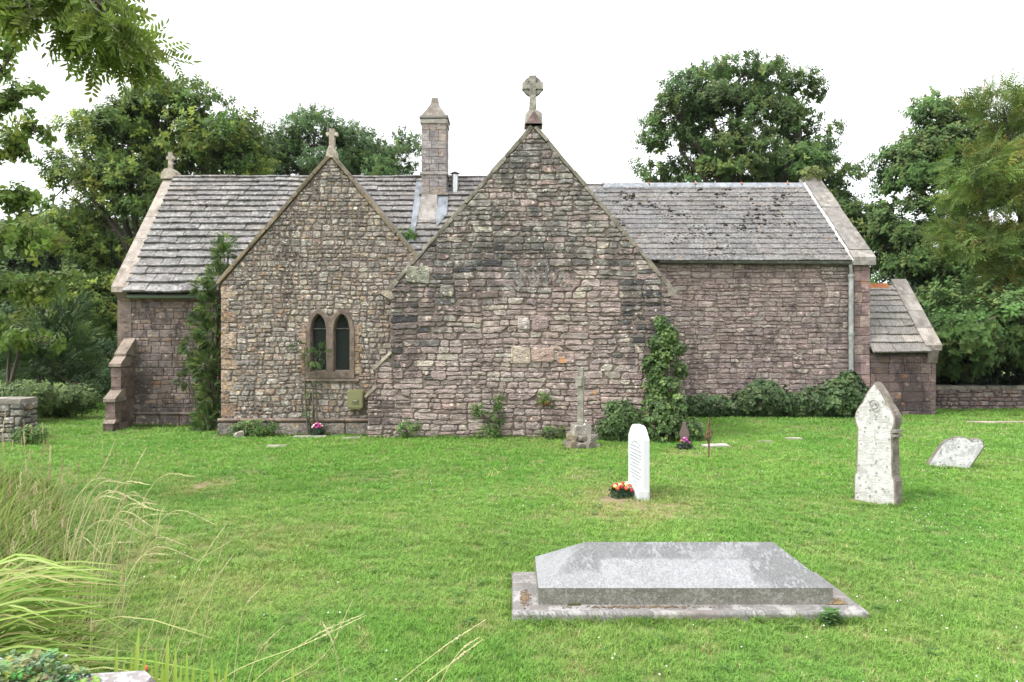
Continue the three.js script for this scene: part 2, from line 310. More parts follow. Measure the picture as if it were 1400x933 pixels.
{ // the big gable with the blocked arch
  rnd = rngOf(11);
  const F = frontFrame(-DM), b = [X(500, DM), -0.2, X(925, DM) - X(500, DM), Y(165, DM) + 0.2];
  const q = (list) => px2(list, DM);
  const outline = q([[503, 615], [503, 541], [512, 531], [515, 504], [534, 484], [534, 398], [730, 176], [918, 398], [918, 480], [926, 520], [938, 560], [938, 615]]);
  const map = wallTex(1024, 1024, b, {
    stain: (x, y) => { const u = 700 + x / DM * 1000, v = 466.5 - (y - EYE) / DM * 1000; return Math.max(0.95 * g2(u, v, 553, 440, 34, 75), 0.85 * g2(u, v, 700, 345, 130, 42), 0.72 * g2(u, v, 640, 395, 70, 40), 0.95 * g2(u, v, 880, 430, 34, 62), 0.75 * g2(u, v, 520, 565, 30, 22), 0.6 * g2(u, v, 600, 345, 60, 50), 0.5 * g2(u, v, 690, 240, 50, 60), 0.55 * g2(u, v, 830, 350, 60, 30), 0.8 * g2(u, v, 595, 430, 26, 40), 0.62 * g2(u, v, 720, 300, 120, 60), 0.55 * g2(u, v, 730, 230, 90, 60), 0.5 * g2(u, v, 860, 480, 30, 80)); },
    spots: [[16, 0.13, WHITE_LICHEN, 0.75, 1], [7, 0.08, GREY_LICHEN, 0.6, 2], [11, 0.05, DARK_SPOT, 0.6, 4], [5, 0.004, OCHRE_LICHEN, 0.5, 3]],
  });
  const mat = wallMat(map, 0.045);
  const wall = part(church, 'gable_wall', prism(outline, -21, -DM), M.mortar);
  const pink = pal(['#a08d88', '#94807c', '#8d7672', '#a89892', '#b3a39a', '#9b8078', '#8a736e', '#a39183'], 1.06, 0.62), grey = pal(['#8f8a84', '#807b76', '#9c968e', '#8b827b', '#958c84'], 1.06, 0.4), dark = pal(['#5c5a59', '#4e4d4f', '#6a6764', '#746f6b'], 1.15);
  const colour = (u, v) => {
    const a = 700 + u / DM * 1000, e = 466.5 - (v - EYE) / DM * 1000;
    const top = smoothstep(430 - e + gauss() * 40, 0, 120), dk = Math.max(g2(a, e, 553, 440, 30, 70), 0.55 * g2(a, e, 700, 350, 130, 40), 0.9 * g2(a, e, 882, 430, 30, 60));
    const r = rnd(); return jitterc(r < dk * 0.3 ? pick(dark) : rnd() < top * 0.8 ? pick(grey) : rnd() < 0.08 ? one('#aca296') : pick(pink), 0.13);
  };
  const E = []; for (let i = 0; i < outline.length; i++) { const s = outline[i], t = outline[(i + 1) % outline.length]; E.push([[t[0], t[1], true], [s[0], s[1]]]); }
  // outline runs clockwise, so each edge is reversed; the short offsets act on their own heights only
  const geos = layStones({ u0: b[0], u1: b[0] + b[2], v0: -0.2, v1: Y(176, DM), strip: 0.36, cell: 0.95, hmin: 0.075, hmax: 0.17, wmin: 0.15, wmax: 0.54, joint: 0.015, warp: 0.024, odd: 0.45, thin: 0.68, proud: 0.011, edges: E, frame: F, opt: { z0: -0.05, z1: 0.027, bulge: 0.013, rough: 0.011, bevel: 0.014, round: 0.022, map: b }, colour });
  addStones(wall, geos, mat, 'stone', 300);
  // larger light blocks of the old blocking
  for (const [a, e, w, h, c] of [[712, 486, 27, 21, '#b0a090'], [742, 486, 31, 20, '#a58e82'], [773, 489, 24, 16, '#a58f88'], [716, 444, 17, 15, '#b0a6a0'], [739, 443, 22, 15, '#a08c88'], [611, 398, 18, 15, '#b9b2a2'], [571, 376, 32, 22, '#aaa593'], [600, 513, 20, 12, '#9a8a86']]) {
    const s = X(a + w / 2, DM) - X(a - w / 2, DM), t = h * DM / 1000, u = X(a, DM), v = Y(e, DM);
    part(wall, 'stone', stoneGeo([[u - s / 2, v - t / 2 + gauss() * 0.02], [u + s / 2, v - t / 2 + gauss() * 0.02], [u + s / 2, v + t / 2 + gauss() * 0.02], [u - s / 2, v + t / 2 + gauss() * 0.02]], F, { z0: -0.05, z1: 0.05, bulge: 0.014, rough: 0.012, bevel: 0.014, round: 0.03, map: b }, jitterc(one(c), 0.05)), mat);
  }
  part(wall, 'stone', stoneGeo(q([[736, 554], [752, 554], [752, 547], [736, 547]]), F, { z0: -0.05, z1: 0.045, bulge: 0.01, rough: 0.008, map: b }, one('#a5642f')), mat);
  // voussoirs of the relieving arch
  for (let i = 0; i < 17; i++) {
    const t = (i + 0.5) / 17 * 2 - 1, an = t * 0.74 + gauss() * 0.02, cx = 741, cy = 446, r0 = 58 + gauss() * 2 + Math.abs(t) * 2, r1 = 83 - Math.abs(t) * 7 + gauss() * 3, w = 0.037 * rr(0.7, 1.0);
    const p = [[r0, -w], [r0, w], [r1, w * 1.05], [r1, -w * 1.05]].map(([r, da]) => [X(cx + Math.sin(an + da) * r, DM), Y(cy - Math.cos(an + da) * r, DM)]);
    if (areaOf(p) < 0) p.reverse();
    part(wall, 'voussoir', stoneGeo(p, F, { z0: -0.05, z1: 0.029 + gauss() * 0.003, bulge: 0.008, rough: 0.006, bevel: 0.012, map: b }, jitterc(pick(i % 3 ? pink : grey).map((c) => c * 0.84), 0.1)), mat);
  }
  // weathering slabs on the offsets of the corner buttress
  for (const [a0, e0, a1, e1] of [[511, 506, 535, 482], [500, 543, 515, 529]]) {
    const A = V3(X(a0, DM), Y(e0, DM), 0), B = V3(X(a1, DM), Y(e1, DM), 0), g = block(A.distanceTo(B), 0.05, 0.62, 0.012, 0.008);
    part(wall, 'weathering_slab', moved(g, (A.x + B.x) / 2, (A.y + B.y) / 2 + 0.01, -DM - 0.26, 0, Math.atan2(B.y - A.y, B.x - A.x)), M.copingPale);
  }
  // raking coping, slab by slab
  const rake = (a, c, n, mat2, th, over, jl) => {
    const A = V3(X(a[0], DM), Y(a[1], DM), 0), B = V3(X(c[0], DM), Y(c[1], DM), 0), L = A.distanceTo(B), an = Math.atan2(B.y - A.y, B.x - A.x);
    for (let i = 0; i < n; i++) { const t = (i + 0.5) / n, g = block(L / n - 0.008, th * rr(0.85, 1.15), 0.55, 0.02, jl); part(wall, 'coping_stone', moved(g, lerp(A.x, B.x, t) + gauss() * 0.006, lerp(A.y, B.y, t) + gauss() * 0.008, -DM + over - 0.275 + gauss() * 0.008, 0, an + gauss() * 0.008), mat2); }
  };
  rake([525, 404], [728.5, 173.5], 11, M.coping, 0.075, 0.035, 0.012);
  rake([921, 398], [731.5, 173.5], 11, M.coping, 0.075, 0.035, 0.012);
  part(wall, 'kneeler', hull(q([[516, 398], [535, 398], [540, 408], [534, 410], [526, 405]]).flatMap(([u, v]) => [V3(u, v, -DM + 0.06), V3(u, v, -DM - 0.5)])), M.copingPale);
  part(wall, 'kneeler', hull(q([[912, 392], [925, 395], [924, 402], [913, 406]]).flatMap(([u, v]) => [V3(u, v, -DM + 0.06), V3(u, v, -DM - 0.5)])), M.coping);
  // slopes of the roof behind the gable
  for (const [a, c] of [[[523, 398], [730, 173]], [[917, 398], [730, 173]]]) {
    const A = V3(X(a[0], DM), Y(a[1], DM), 0), B = V3(X(c[0], DM), Y(c[1], DM), 0), L = A.distanceTo(B);
    part(church, 'roof_slope', moved(block(L, 0.06, 6.6, 0.01, 0), (A.x + B.x) / 2, (A.y + B.y) / 2 - 0.01, -DM - 3.78, 0, Math.atan2(B.y - A.y, B.x - A.x)), stoneMat('#77736f'));
  }
  // wheel-head cross on a saddle stone
  const cr = new THREE.Group(); cr.name = 'gable_cross'; church.add(cr);
  const cx = X(728.5, DM), cy = Y(116, DM), R = 13.2 * DM / 1000, zc = -DM - 0.12;
  const ring = new THREE.Shape(); ring.absarc(0, 0, R * 0.96, 0, Math.PI * 2); const hole = new THREE.Path(); hole.absarc(0, 0, R * 0.66, 0, Math.PI * 2, true); ring.holes.push(hole);
  const bev = { bevelEnabled: true, bevelSize: 0.012, bevelThickness: 0.012, bevelSegments: 2 };
  part(cr, 'ring', moved(boxUV(new THREE.ExtrudeGeometry(ring, { depth: 0.09, ...bev, curveSegments: 24 })), cx, cy, zc - 0.045), M.cross);
  const armS = new THREE.Shape(), a = R * 0.27, f = R * 0.33, e = R * 1.03;
  armS.moveTo(-f, e); armS.lineTo(f, e); armS.lineTo(a, a); armS.lineTo(e, f); armS.lineTo(e, -f * 0.9); armS.lineTo(a, -a); armS.lineTo(a * 0.95, -e * 1.1); armS.lineTo(a * 1.25, Y(152, DM) - cy); armS.lineTo(-a * 1.25, Y(152, DM) - cy); armS.lineTo(-a * 0.95, -e * 1.1); armS.lineTo(-a, -a); armS.lineTo(-e, -f * 0.9); armS.lineTo(-e, f); armS.lineTo(-a, a); armS.closePath();
  part(cr, 'shaft_and_arms', moved(boxUV(new THREE.ExtrudeGeometry(armS, { depth: 0.13, ...bev })), cx, cy, zc - 0.065), M.cross);
  part(cr, 'saddle_stone', hull(q([[717, 170], [742, 170], [741, 154], [735, 150], [723, 150], [718, 156]]).flatMap(([u, v], i) => [V3(u, v, -DM - (i > 1 ? 0.02 : -0.05)), V3(u, v, -DM - 0.36)])), M.cross);
  part(cr, 'saddle_face', hull([...q([[719, 170], [740, 170], [730, 151]]).flatMap(([u, v]) => [V3(u, v, -DM + 0.065), V3(u, v, -DM - 0.1)])]), stoneMat('#8b7573'));
}

{ // the smaller gable with the twin lancet window
  rnd = rngOf(21);
  const F = frontFrame(-DT), b = [X(296, DT), -0.2, X(610, DT) - X(296, DT), Y(205, DT) + 0.2], q = (l) => px2(l, DT);
  const outline = q([[303, 610], [303, 388], [452, 216], [604, 392], [604, 610]]);
  // lancets
  const lancet = (l, r, sill, spring, apex, grow = 0) => { // pointed arch outline, anticlockwise
    const pts = [[l - grow, sill + grow * 0.9], [r + grow, sill + grow * 0.9], [r + grow, spring]]; const c = (l + r) / 2;
    for (let i = 1; i < 7; i++) { const t = i / 7, x = lerp(r + grow, c, t); pts.push([x, spring - (spring - apex + grow * 1.15) * Math.sqrt(1 - (1 - t) ** 2) * (0.86 + 0.14 * t)]); }
    pts.push([c, apex - grow * 1.15]);
    for (let i = 6; i > 0; i--) { const t = i / 7, x = lerp(l - grow, c, t); pts.push([x, spring - (spring - apex + grow * 1.15) * Math.sqrt(1 - (1 - t) ** 2) * (0.86 + 0.14 * t)]); }
    pts.push([l - grow, spring]); return q(pts);
  };
  const lightA = lancet(425.5, 446, 508, 452, 430), lightB = lancet(457, 478, 508, 452, 430);
  const hole = q([[418, 518], [486, 518], [486, 452], [483, 440], [476, 428], [467.5, 421], [459, 427], [451.5, 434], [444, 427], [435.5, 421], [427, 428], [421, 440], [418, 452]]);
  const map = wallTex(1024, 1024, b, {
    stain: (x, y) => { const u = 700 + x / DT * 1000, v = 466.5 - (y - EYE) / DT * 1000; return Math.max(0.8 * g2(u, v, 395, 345, 28, 90), 0.65 * g2(u, v, 330, 375, 30, 40), 0.5 * g2(u, v, 440, 250, 40, 40), 0.45 * g2(u, v, 480, 290, 40, 70), 0.6 * g2(u, v, 530, 560, 50, 30), 0.5 * g2(u, v, 360, 560, 60, 22)); },
    spots: [[14, 0.36, WHITE_LICHEN, 0.75, 11], [27, 0.42, WHITE_LICHEN, 0.75, 15], [9, 0.2, GREY_LICHEN, 0.65, 12], [11, 0.2, OCHRE_LICHEN, 0.4, 13], [9, 0.3, DARK_SPOT, 0.55, 14], [20, 0.35, DARK_SPOT, 0.45, 16]],
  });
  const mat = wallMat(map, 0.035);
  const wall = part(church, 'gable_wall', prism(outline, -DT - 0.6, -DT, [hole]), M.mortar);
  for (const [a, c] of [[303.5, 320], [588, 603.5]]) part(church, 'side_wall', prism(px2([[a, 610], [c, 610], [c, 394], [a, 394]], DT), -16.2, -DT - 0.602), M.mortar);
  part(church, 'side_gable', prism(outline.map(([u, v]) => [u, v - 0.03]), -16.6, -16.2), M.mortar);
  const tones = pal(['#988b80', '#a49b91', '#8b8078', '#b0a99e', '#7d746e', '#938678', '#857c76', '#a09a93', '#8d7764', '#78736e'], 0.98, 0.4);
  const E = [0, 1, 2, 3].map((i) => [[...outline[i + 1], true], outline[i]]);
  const geos = layStones({ u0: b[0], u1: b[0] + b[2], v0: Y(573, DT), v1: Y(216, DT), strip: 0.26, cell: 0.6, hmin: 0.07, hmax: 0.145, wmin: 0.1, wmax: 0.29, joint: 0.017, warp: 0.032, odd: 0.6, thin: 0.6, proud: 0.009, edges: E, holes: [[X(414, DT), Y(519, DT), X(490, DT), Y(448, DT)], [X(422, DT), Y(470, DT), X(482, DT), Y(430, DT)]], frame: F, opt: { z0: -0.05, z1: 0.02, bulge: 0.012, rough: 0.009, bevel: 0.011, round: 0.018, map: b }, colour: () => jitterc(pick(tones), 0.1) });
  // what the big gable hides is left out
  const shown = geos.filter((g) => { g.computeBoundingBox(); return g.boundingBox.min.x < X(572, DT) && g.boundingBox.min.x < X(545, DT) + Math.max(0, g.boundingBox.min.y - Y(395, DT)); });
  addStones(wall, shown, mat, 'stone', 300);
  // brown quoins up the free corner
  for (let y = Y(570, DT), i = 0; y < Y(392, DT); i++) { const h = rr(0.2, 0.3), w = i % 2 ? 0.16 : 0.3; part(wall, 'quoin', stoneGeo([[X(302.5, DT), y], [X(302.5, DT) + w, y], [X(302.5, DT) + w, y + h - 0.014], [X(302.5, DT), y + h - 0.014]], F, { z0: -0.2, z1: 0.024, bulge: 0.006, rough: 0.003, bevel: 0.01, map: b }, jitterc(one(pick(['#8f7c6b', '#84705f', '#9a8877'])), 0.1)), mat); y += h; }
  // window: dressings, mullioned frame, panes, bar
  const win = new THREE.Group(); win.name = 'window'; church.add(win);
  const fs = new THREE.Shape(hole.map(([u, v]) => new THREE.Vector2(u, v)));
  for (const l of [lightA, lightB]) fs.holes.push(new THREE.Path(l.map(([u, v]) => new THREE.Vector2(u, v))));
  const fg = new THREE.ExtrudeGeometry(fs, { depth: 0.2, bevelEnabled: true, bevelSize: 0.018, bevelThickness: 0.05, bevelSegments: 2, bevelOffset: -0.018 }); fg.translate(0, 0, -DT - 0.20);
  part(win, 'frame', boxUV(fg), M.brownStone);
  for (const [x0, x1, s] of [[413, 421, 0], [483, 491, 1]]) for (let y = 512, k = 0; y > 450; k++) { const h = rr(11, 17), wide = (k + s) % 2 ? 4 : 0; const u0 = x0 - (s ? 0 : wide), u1 = x1 + (s ? wide : 0); part(win, 'jamb_stone', stoneGeo(q([[u0, y], [u1, y], [u1, y - h + 0.8], [u0, y - h + 0.8]]), F, { z0: -0.1, z1: 0.03, bulge: 0.006, rough: 0.003, bevel: 0.01, map: b }, jitterc(one(pick(['#8d7866', '#80695a', '#968270', '#8f7c6e'])), 0.08)), mat); y -= h; }
  part(win, 'sill', hull(q([[413, 521], [491, 521], [491, 513], [413, 513]]).flatMap(([u, v], i) => [V3(u, v - (i > 1 ? 0 : 0), -DT + (i > 1 ? 0.0 : 0.06)), V3(u, v, -DT - 0.2)])), M.brownStone);
  const glass = phys({ color: rgb([0.32, 0.38, 0.34]), roughness: 0.12, transmission: 0.92, thickness: 0, ior: 1.25 });
  for (const l of [lightA, lightB]) { const g = new THREE.ExtrudeGeometry(new THREE.Shape(l.map(([u, v]) => new THREE.Vector2(u, v))), { depth: 0.008, bevelEnabled: false }); g.translate(0, 0, -DT - 0.16); part(win, 'pane', boxUV(g), glass); }
  for (const [l, r] of [[425, 446.5], [456.5, 478.5]]) part(win, 'saddle_bar', tube([P(l, 449.5, DT).setZ(-DT - 0.13), P(r, 449.5, DT).setZ(-DT - 0.13)], [0.011, 0.011], 6), stoneMat('#9d9a92'));
  for (const [l, r] of [[425, 446.5], [456.5, 478.5]]) part(win, 'glass_sill', moved(block(X(r, DT) - X(l, DT), 0.03, 0.1, 0.006, 0.002), X((l + r) / 2, DT), Y(507.5, DT), -DT - 0.13), M.copingPale);
  // plinth with a moulded top
  for (let u = X(300, DT), i = 0; u < X(512, DT); i++) { const w = rr(0.4, 0.75); part(wall, 'plinth_stone', stoneGeo([[u, -0.12], [u + w - 0.015, -0.12], [u + w - 0.015, Y(578, DT)], [u, Y(578, DT)]], F, { z0: -0.1, z1: 0.115, bulge: 0.015, rough: 0.006, bevel: 0.02, map: b }, jitterc(one(pick(['#756e68', '#6b655f', '#7d766d'])), 0.1)), mat);
    part(wall, 'plinth_moulding', moved(tube([V3(0, 0, 0), V3(w - 0.012, 0, 0)], [0.042, 0.042], 8, true), u, Y(574.5, DT), -DT + 0.085), stoneMats(['#7a6a5e'])); u += w; }
  // raking coping: long mossy slabs
  const zc = -DT + 0.05;
  for (const [a, c, n] of [[[297, 388], [450, 214], 7], [[607, 397], [455, 214], 7]]) {
    const A = V3(X(a[0], DT), Y(a[1], DT), 0), B = V3(X(c[0], DT), Y(c[1], DT), 0), L = A.distanceTo(B), an = Math.atan2(B.y - A.y, B.x - A.x);
    for (let i = 0; i < n; i++) { const t = (i + 0.5) / n; part(wall, 'coping_stone', moved(block(L / n - 0.006, 0.075 * rr(0.85, 1.1), 0.5, 0.022, 0.01), lerp(A.x, B.x, t), lerp(A.y, B.y, t), zc - 0.25 + gauss() * 0.006, 0, an + gauss() * 0.006), stoneMats(['#8a7c66', '#7d7260', '#95866e'])); }
    part(church, 'roof_slope', moved(block(L, 0.05, 4, 0.01, 0), (A.x + B.x) / 2, (A.y + B.y) / 2 - 0.02, -DT - 2.52, 0, an), stoneMats(['#77736f']));
  }
  const cr = new THREE.Group(); cr.name = 'gable_cross'; church.add(cr);
  part(cr, 'base_stone', hull(q([[446, 216], [460, 216], [459, 207], [455, 200], [450, 200], [447, 208]]).flatMap(([u, v]) => [V3(u, v, -DT + 0.05), V3(u, v, -DT - 0.2)])), M.paleCross);
  part(cr, 'shaft', moved(block(0.105, 0.37, 0.1, 0.02, 0.004), X(452.6, DT), Y(188, DT), -DT - 0.08), M.paleCross);
  part(cr, 'arm', moved(block(0.06, 0.07, 0.09, 0.015, 0.004), X(446.8, DT), Y(182.5, DT), -DT - 0.08), M.paleCross);
  part(cr, 'arm', moved(block(0.06, 0.07, 0.09, 0.015, 0.004), X(458.4, DT), Y(182.5, DT), -DT - 0.08), M.paleCross);
}
function stoneMats(list) { const h = pick(list); return (stoneMats[h] ??= stoneMat(h)); }

// roofs whose ridge runs along x: eave (y, z), ridge (y, z)
function slopeFrame(e, r) { const v = V3(0, r[0] - e[0], r[1] - e[1]), L = v.length(); v.normalize(); return { L, F: { o: V3(0, e[0], e[1]), U: V3(1, 0, 0), V: v, N: V3(0, -v.z, v.y).multiplyScalar(1) } }; }
function ridgeBody(x0, x1, e, r, back, base) { // solid body under a two-sided roof
  const s = new THREE.Shape([[e[1], base], [e[1], e[0]], [r[1], r[0]], [back, e[0]], [back, base]].map(([z, y]) => new THREE.Vector2(-z, y)));
  const g = new THREE.ExtrudeGeometry(s, { depth: x1 - x0, bevelEnabled: false }); g.rotateY(Math.PI / 2); g.translate(x0, 0, 0); return boxUV(g);
}
function layRoof(roof, o) { // rows of slates, lowest first
  const { L, F } = slopeFrame(o.e, o.r); let v = o.start ?? -0.05; const b = [o.x0, -0.1, o.x1 - o.x0, L + 0.2];
  for (let row = 0; v < L - 0.03; row++) {
    const t = v / L, h = lerp(o.h0, o.h1, t) * rr(0.92, 1.08), lap = h * 1.0 + o.lap;
    for (let u = o.x0 - rnd() * 0.15; u < o.x1;) {
      const w = o.w * rr(0.6, 1.4), a = Math.max(u, o.x0), c = Math.min(u + w, o.x1); u += w; if (c - a < 0.06) continue;
      if (o.hide && o.hide((a + c) / 2, v, F)) continue;
      const vb = v + gauss() * o.wav, vt = Math.min(v + lap, L + 0.02), sl = gauss() * o.wav * 0.6;
      const p = [[a + 0.0015, vb - sl], [a + (c - a) * 0.35, vb + gauss() * o.wav * 0.7], [a + (c - a) * 0.7, vb + gauss() * o.wav * 0.7], [c - 0.0015, vb + sl], [c - 0.0015, vt], [a + 0.0015, vt]];
      const g = stoneGeo(p, F, { z0: 0.002, z1: o.th * rr(0.8, 1.2), bulge: o.th * 0.2, rough: o.rough, bevel: 0.01, map: b, lift: [v, v + lap, o.th * 1.15], corner: 0.02 }, o.colour());
      if (g) part(roof, o.name, g, o.mat);
    }
    v += h;
  }
}

{ // nave: wall, buttress, stone-slate roof, parapet gable, chimney
  rnd = rngOf(31);
  const F = frontFrame(-DN), eave = [Y(402, DN), -DN + 0.12], ridge = [Y(247, 18.2), -18.2], x0 = X(163, DN), xr = -0.55;
  const b = [x0, -0.2, 3.4, 3.4];
  const map = wallTex(512, 512, b, { stain: (x, y) => Math.max(0.75 * g2(x, y, -7.4, 0.25, 2.2, 0.6), 0.7 * g2(x, y, -8.1, 0.8, 0.5, 0.8), 0.35), spots: [[13, 0.16, WHITE_LICHEN, 0.7, 21], [8, 0.1, GREY_LICHEN, 0.6, 22], [7, 0.05, OCHRE_LICHEN, 0.45, 23]] });
  const mat = wallMat(map, 0.016), tones = pal(['#81706b', '#8c7b74', '#705f5a', '#95867b', '#7a6a66', '#887060'], 0.85);
  part(church, 'wall_core', ridgeBody(x0 + 0.1, xr, [eave[0] - 0.06, -DN], [ridge[0] - 0.1, ridge[1]], -20.4, -0.2), M.mortarDark);
  const wall = part(church, 'nave_wall', prism(px2([[166, 600], [166, 404], [330, 404], [330, 600]], DN), -DN - 0.3, -DN + 0.004), M.mortarDark);
  const low = layStones({ u0: x0, u1: X(325, DN), v0: Y(566, DN), v1: Y(412, DN), strip: 0.2, cell: 0.8, hmin: 0.09, hmax: 0.2, wmin: 0.14, wmax: 0.36, joint: 0.014, warp: 0.006, odd: 0.05, thin: 0.35, proud: 0.004, frame: F, opt: { z0: -0.05, z1: 0.018, bulge: 0.007, rough: 0.004, bevel: 0.01, map: b }, colour: () => jitterc(pick(tones), 0.13) });
  addStones(wall, low, mat, 'stone', 300);
  for (let u = x0; u < X(325, DN);) { const w = rr(0.3, 0.55); part(wall, 'cornice_stone', stoneGeo([[u, Y(411.5, DN)], [u + w - 0.01, Y(411.5, DN)], [u + w - 0.01, Y(403.5, DN)], [u, Y(403.5, DN)]], F, { z0: -0.05, z1: 0.05, bulge: 0.008, rough: 0.003, bevel: 0.012, map: b }, jitterc(one('#86695a'), 0.1)), mat);
    part(wall, 'plinth_stone', stoneGeo([[u, -0.15], [u + w - 0.014, -0.15], [u + w - 0.014, Y(567, DN)], [u, Y(567, DN)]], F, { z0: -0.05, z1: 0.085, bulge: 0.012, rough: 0.006, bevel: 0.02, map: b }, jitterc(pick(tones), 0.12)), mat);
    part(wall, 'plinth_moulding', moved(tube([V3(0, 0, 0), V3(w - 0.01, 0, 0)], [0.035, 0.035], 8, true), u, Y(565.5, DN), -DN + 0.07), M.mortarDark); u += w; }
  // buttress with two offsets
  const bt = new THREE.Group(); bt.name = 'buttress'; church.add(bt);
  const bx0 = -8.46, bx1 = -8.25, bcx = (bx0 + bx1) / 2;
  const side = (name, zy, m, w = bx1 - bx0) => { const pts = zy.flatMap(([d, y]) => [V3(bcx - w / 2, y, -d), V3(bcx + w / 2, y, -d)]); return part(bt, name, hull(pts), m); };
  const courses = (dz, ya, yb, hh) => { for (let y = ya; y < yb - 0.02;) { const h = Math.min(hh * rr(0.8, 1.2), yb - y); let d = dz; for (let k = 0; d < DN - 0.03; k++) { const l = Math.min(k ? rr(0.25, 0.4) : rr(0.2, 0.34), DN - d); side('block', [[d, y], [d + l - 0.008, y], [d + l - 0.008, y + h - 0.008], [d, y + h - 0.008]], stoneMats(['#705f57', '#7a6860', '#63544d', '#80706a']), bx1 - bx0 + gauss() * 0.012); d += l; } y += h; } };
  courses(15.12, -0.1, 0.16, 0.26); courses(15.2, 0.17, 0.63, 0.24); courses(15.42, 0.66, 1.36, 0.24); courses(15.62, 1.4, 1.56, 0.16);
  side('weathering', [[15.12, 0.16], [15.22, 0.25], [15.35, 0.24], [15.35, 0.16]], stoneMats(['#8a7d71']), 0.25);
  side('weathering', [[15.16, 0.60], [15.16, 0.67], [15.46, 0.86], [15.6, 0.86], [15.6, 0.6]], stoneMats(['#8a7d71']), 0.25);
  side('weathering', [[15.37, 1.33], [15.37, 1.39], [15.62, 1.57], [15.8, 1.57], [15.8, 1.33]], stoneMats(['#8a7d71']), 0.25);
  side('weathering', [[15.58, 1.55], [15.58, 1.6], [16.03, 1.97], [16.03, 1.55]], stoneMats(['#8a7d71']), 0.25);
  side('core', [[15.65, -0.1], [15.65, 1.5], [16, 1.8], [16, -0.1]], M.mortarDark, 0.2);
  // roof
  const roof = new THREE.Group(); roof.name = 'slate_roof'; church.add(roof);
  const rmap = wallTex(512, 512, [-8.3, 0, 7, 3.8], { spots: [[13, 0.35, [0.98, 0.97, 0.94], 0.8, 31], [6, 0.22, [0.85, 0.85, 0.82], 0.6, 32], [9, 0.16, DARK_SPOT, 0.6, 33], [24, 0.25, [0.9, 0.9, 0.88], 0.6, 35]] });
  layRoof(roof, { name: 'slate', e: [eave[0] + 0.01, eave[1] + 0.06], r: [ridge[0] + 0.03, ridge[1]], x0: X(176, DN), x1: xr, h0: 0.265, h1: 0.165, w: 0.62, th: 0.062, lap: 0.09, wav: 0.013, rough: 0.006, mat: wallMat(rmap, 0.02), colour: () => jitterc(pick(pal(['#8d8a89', '#7d7a7a', '#999694', '#868079', '#74706b'], 0.74, 0.6)), 0.05),
    hide: (u, v, f) => { const d = -(f.o.z + f.V.z * v), y = f.o.y + f.V.y * v, a = 700 + u / d * 1000, e = 466.5 - (y - EYE) / d * 1000; return (a > 330 && a < 590 && e > 225 + Math.abs(a - 452) * 1.14 + 20) || (a > 674); } });
  for (let u = X(176, DN) + 0.1; u < xr; u += 0.46) { const d = 18.2, m = hull([[-0.15, -0.09], [-0.02, 0.05], [0.02, 0.05], [0.15, -0.09], [0.1, -0.13], [-0.1, -0.13]].flatMap(([z, y]) => [V3(u + 0.004, ridge[0] + y + 0.04 + gauss() * 0.004, -d + z), V3(u + 0.456, ridge[0] + y + 0.04, -d + z)])); if (700 + u / d * 1000 < 655) part(roof, 'ridge_stone', m, stoneMats(['#b09a86', '#a89482', '#9d9184'])); }
  // parapet gable at the end: coping in lengths, kneeler, finial
  const par = new THREE.Group(); par.name = 'parapet'; church.add(par);
  const px0 = X(159, DN), px1 = X(181, DN), y0 = Y(393, DN), zf = -DN + 0.22, yt = Y(240, 18.2);
  for (let i = 0; i < 5; i++) { const t0 = i / 5, t1 = (i + 1) / 5 - 0.004, f = (t) => [lerp(y0, yt, t), lerp(zf, -18.25, t)], [ya, za] = f(t0), [yb, zb] = f(t1); part(par, 'coping_stone', hull([px0, px1].flatMap((x) => [V3(x, ya, za), V3(x, yb, zb), V3(x, ya - 0.12, za - 0.005), V3(x, yb - 0.16, zb)])), stoneMats(['#a0968c', '#978d84', '#a69d94'])); }
  part(par, 'kneeler', hull([V3(px0 + 0.04, y0 - 0.1, zf - 0.02), V3(px1 - 0.04, y0 - 0.1, zf - 0.02), V3(px0 + 0.06, y0 - 0.3, zf - 0.2), V3(px1 - 0.04, y0 - 0.3, zf - 0.2), V3(px0 + 0.04, y0 - 0.1, -DN - 0.2), V3(px1 - 0.04, y0 - 0.1, -DN - 0.2), V3(px0 + 0.04, y0 - 0.3, -DN - 0.2), V3(px1 - 0.04, y0 - 0.3, -DN - 0.2)]), M.brownStone);
  part(par, 'gable_end', (() => { const s = new THREE.Shape([[DN - 0.02, -0.2], [DN - 0.02, y0 - 0.15], [18.2, yt - 0.2], [20.4, y0 - 0.2], [20.4, -0.2]].map(([d, y]) => new THREE.Vector2(d, y))); const g = new THREE.ExtrudeGeometry(s, { depth: 0.3, bevelEnabled: false }); g.rotateY(Math.PI / 2); g.translate(px0 + 0.03, 0, 0); return boxUV(g); })(), M.brownStone);
  const fin = new THREE.Group(); fin.name = 'finial_cross'; church.add(fin); const D = 18.25;
  part(fin, 'base_stone', hull(px2([[223, 246], [243, 246], [244, 237], [238, 232], [229, 232], [224, 238]], D).flatMap(([u, v]) => [V3(u, v, -D + 0.16), V3(u, v, -D - 0.16)])), M.paleCross);
  part(fin, 'shaft', moved(block(0.09, 0.5, 0.09, 0.02, 0.004), X(233, D), Y(222, D), -D), M.paleCross);
  part(fin, 'arm', moved(block(0.19, 0.08, 0.08, 0.02, 0.006), X(233, D), Y(216, D), -D), M.paleCross);
  // gutter
  part(church, 'gutter', tube([V3(X(178, DN), Y(406, DN), -DN + 0.13), V3(X(320, DN), Y(406.5, DN), -DN + 0.13)], [0.05, 0.05], 8, true), M.gutterGreen);

  // chimney
  rnd = rngOf(37);
  const ch = new THREE.Group(); ch.name = 'chimney'; church.add(ch);
  const cd = 17.6, ca = X(576, cd), cb = X(610, cd), w = cb - ca, cxm = (ca + cb) / 2, czm = -cd - w / 2;
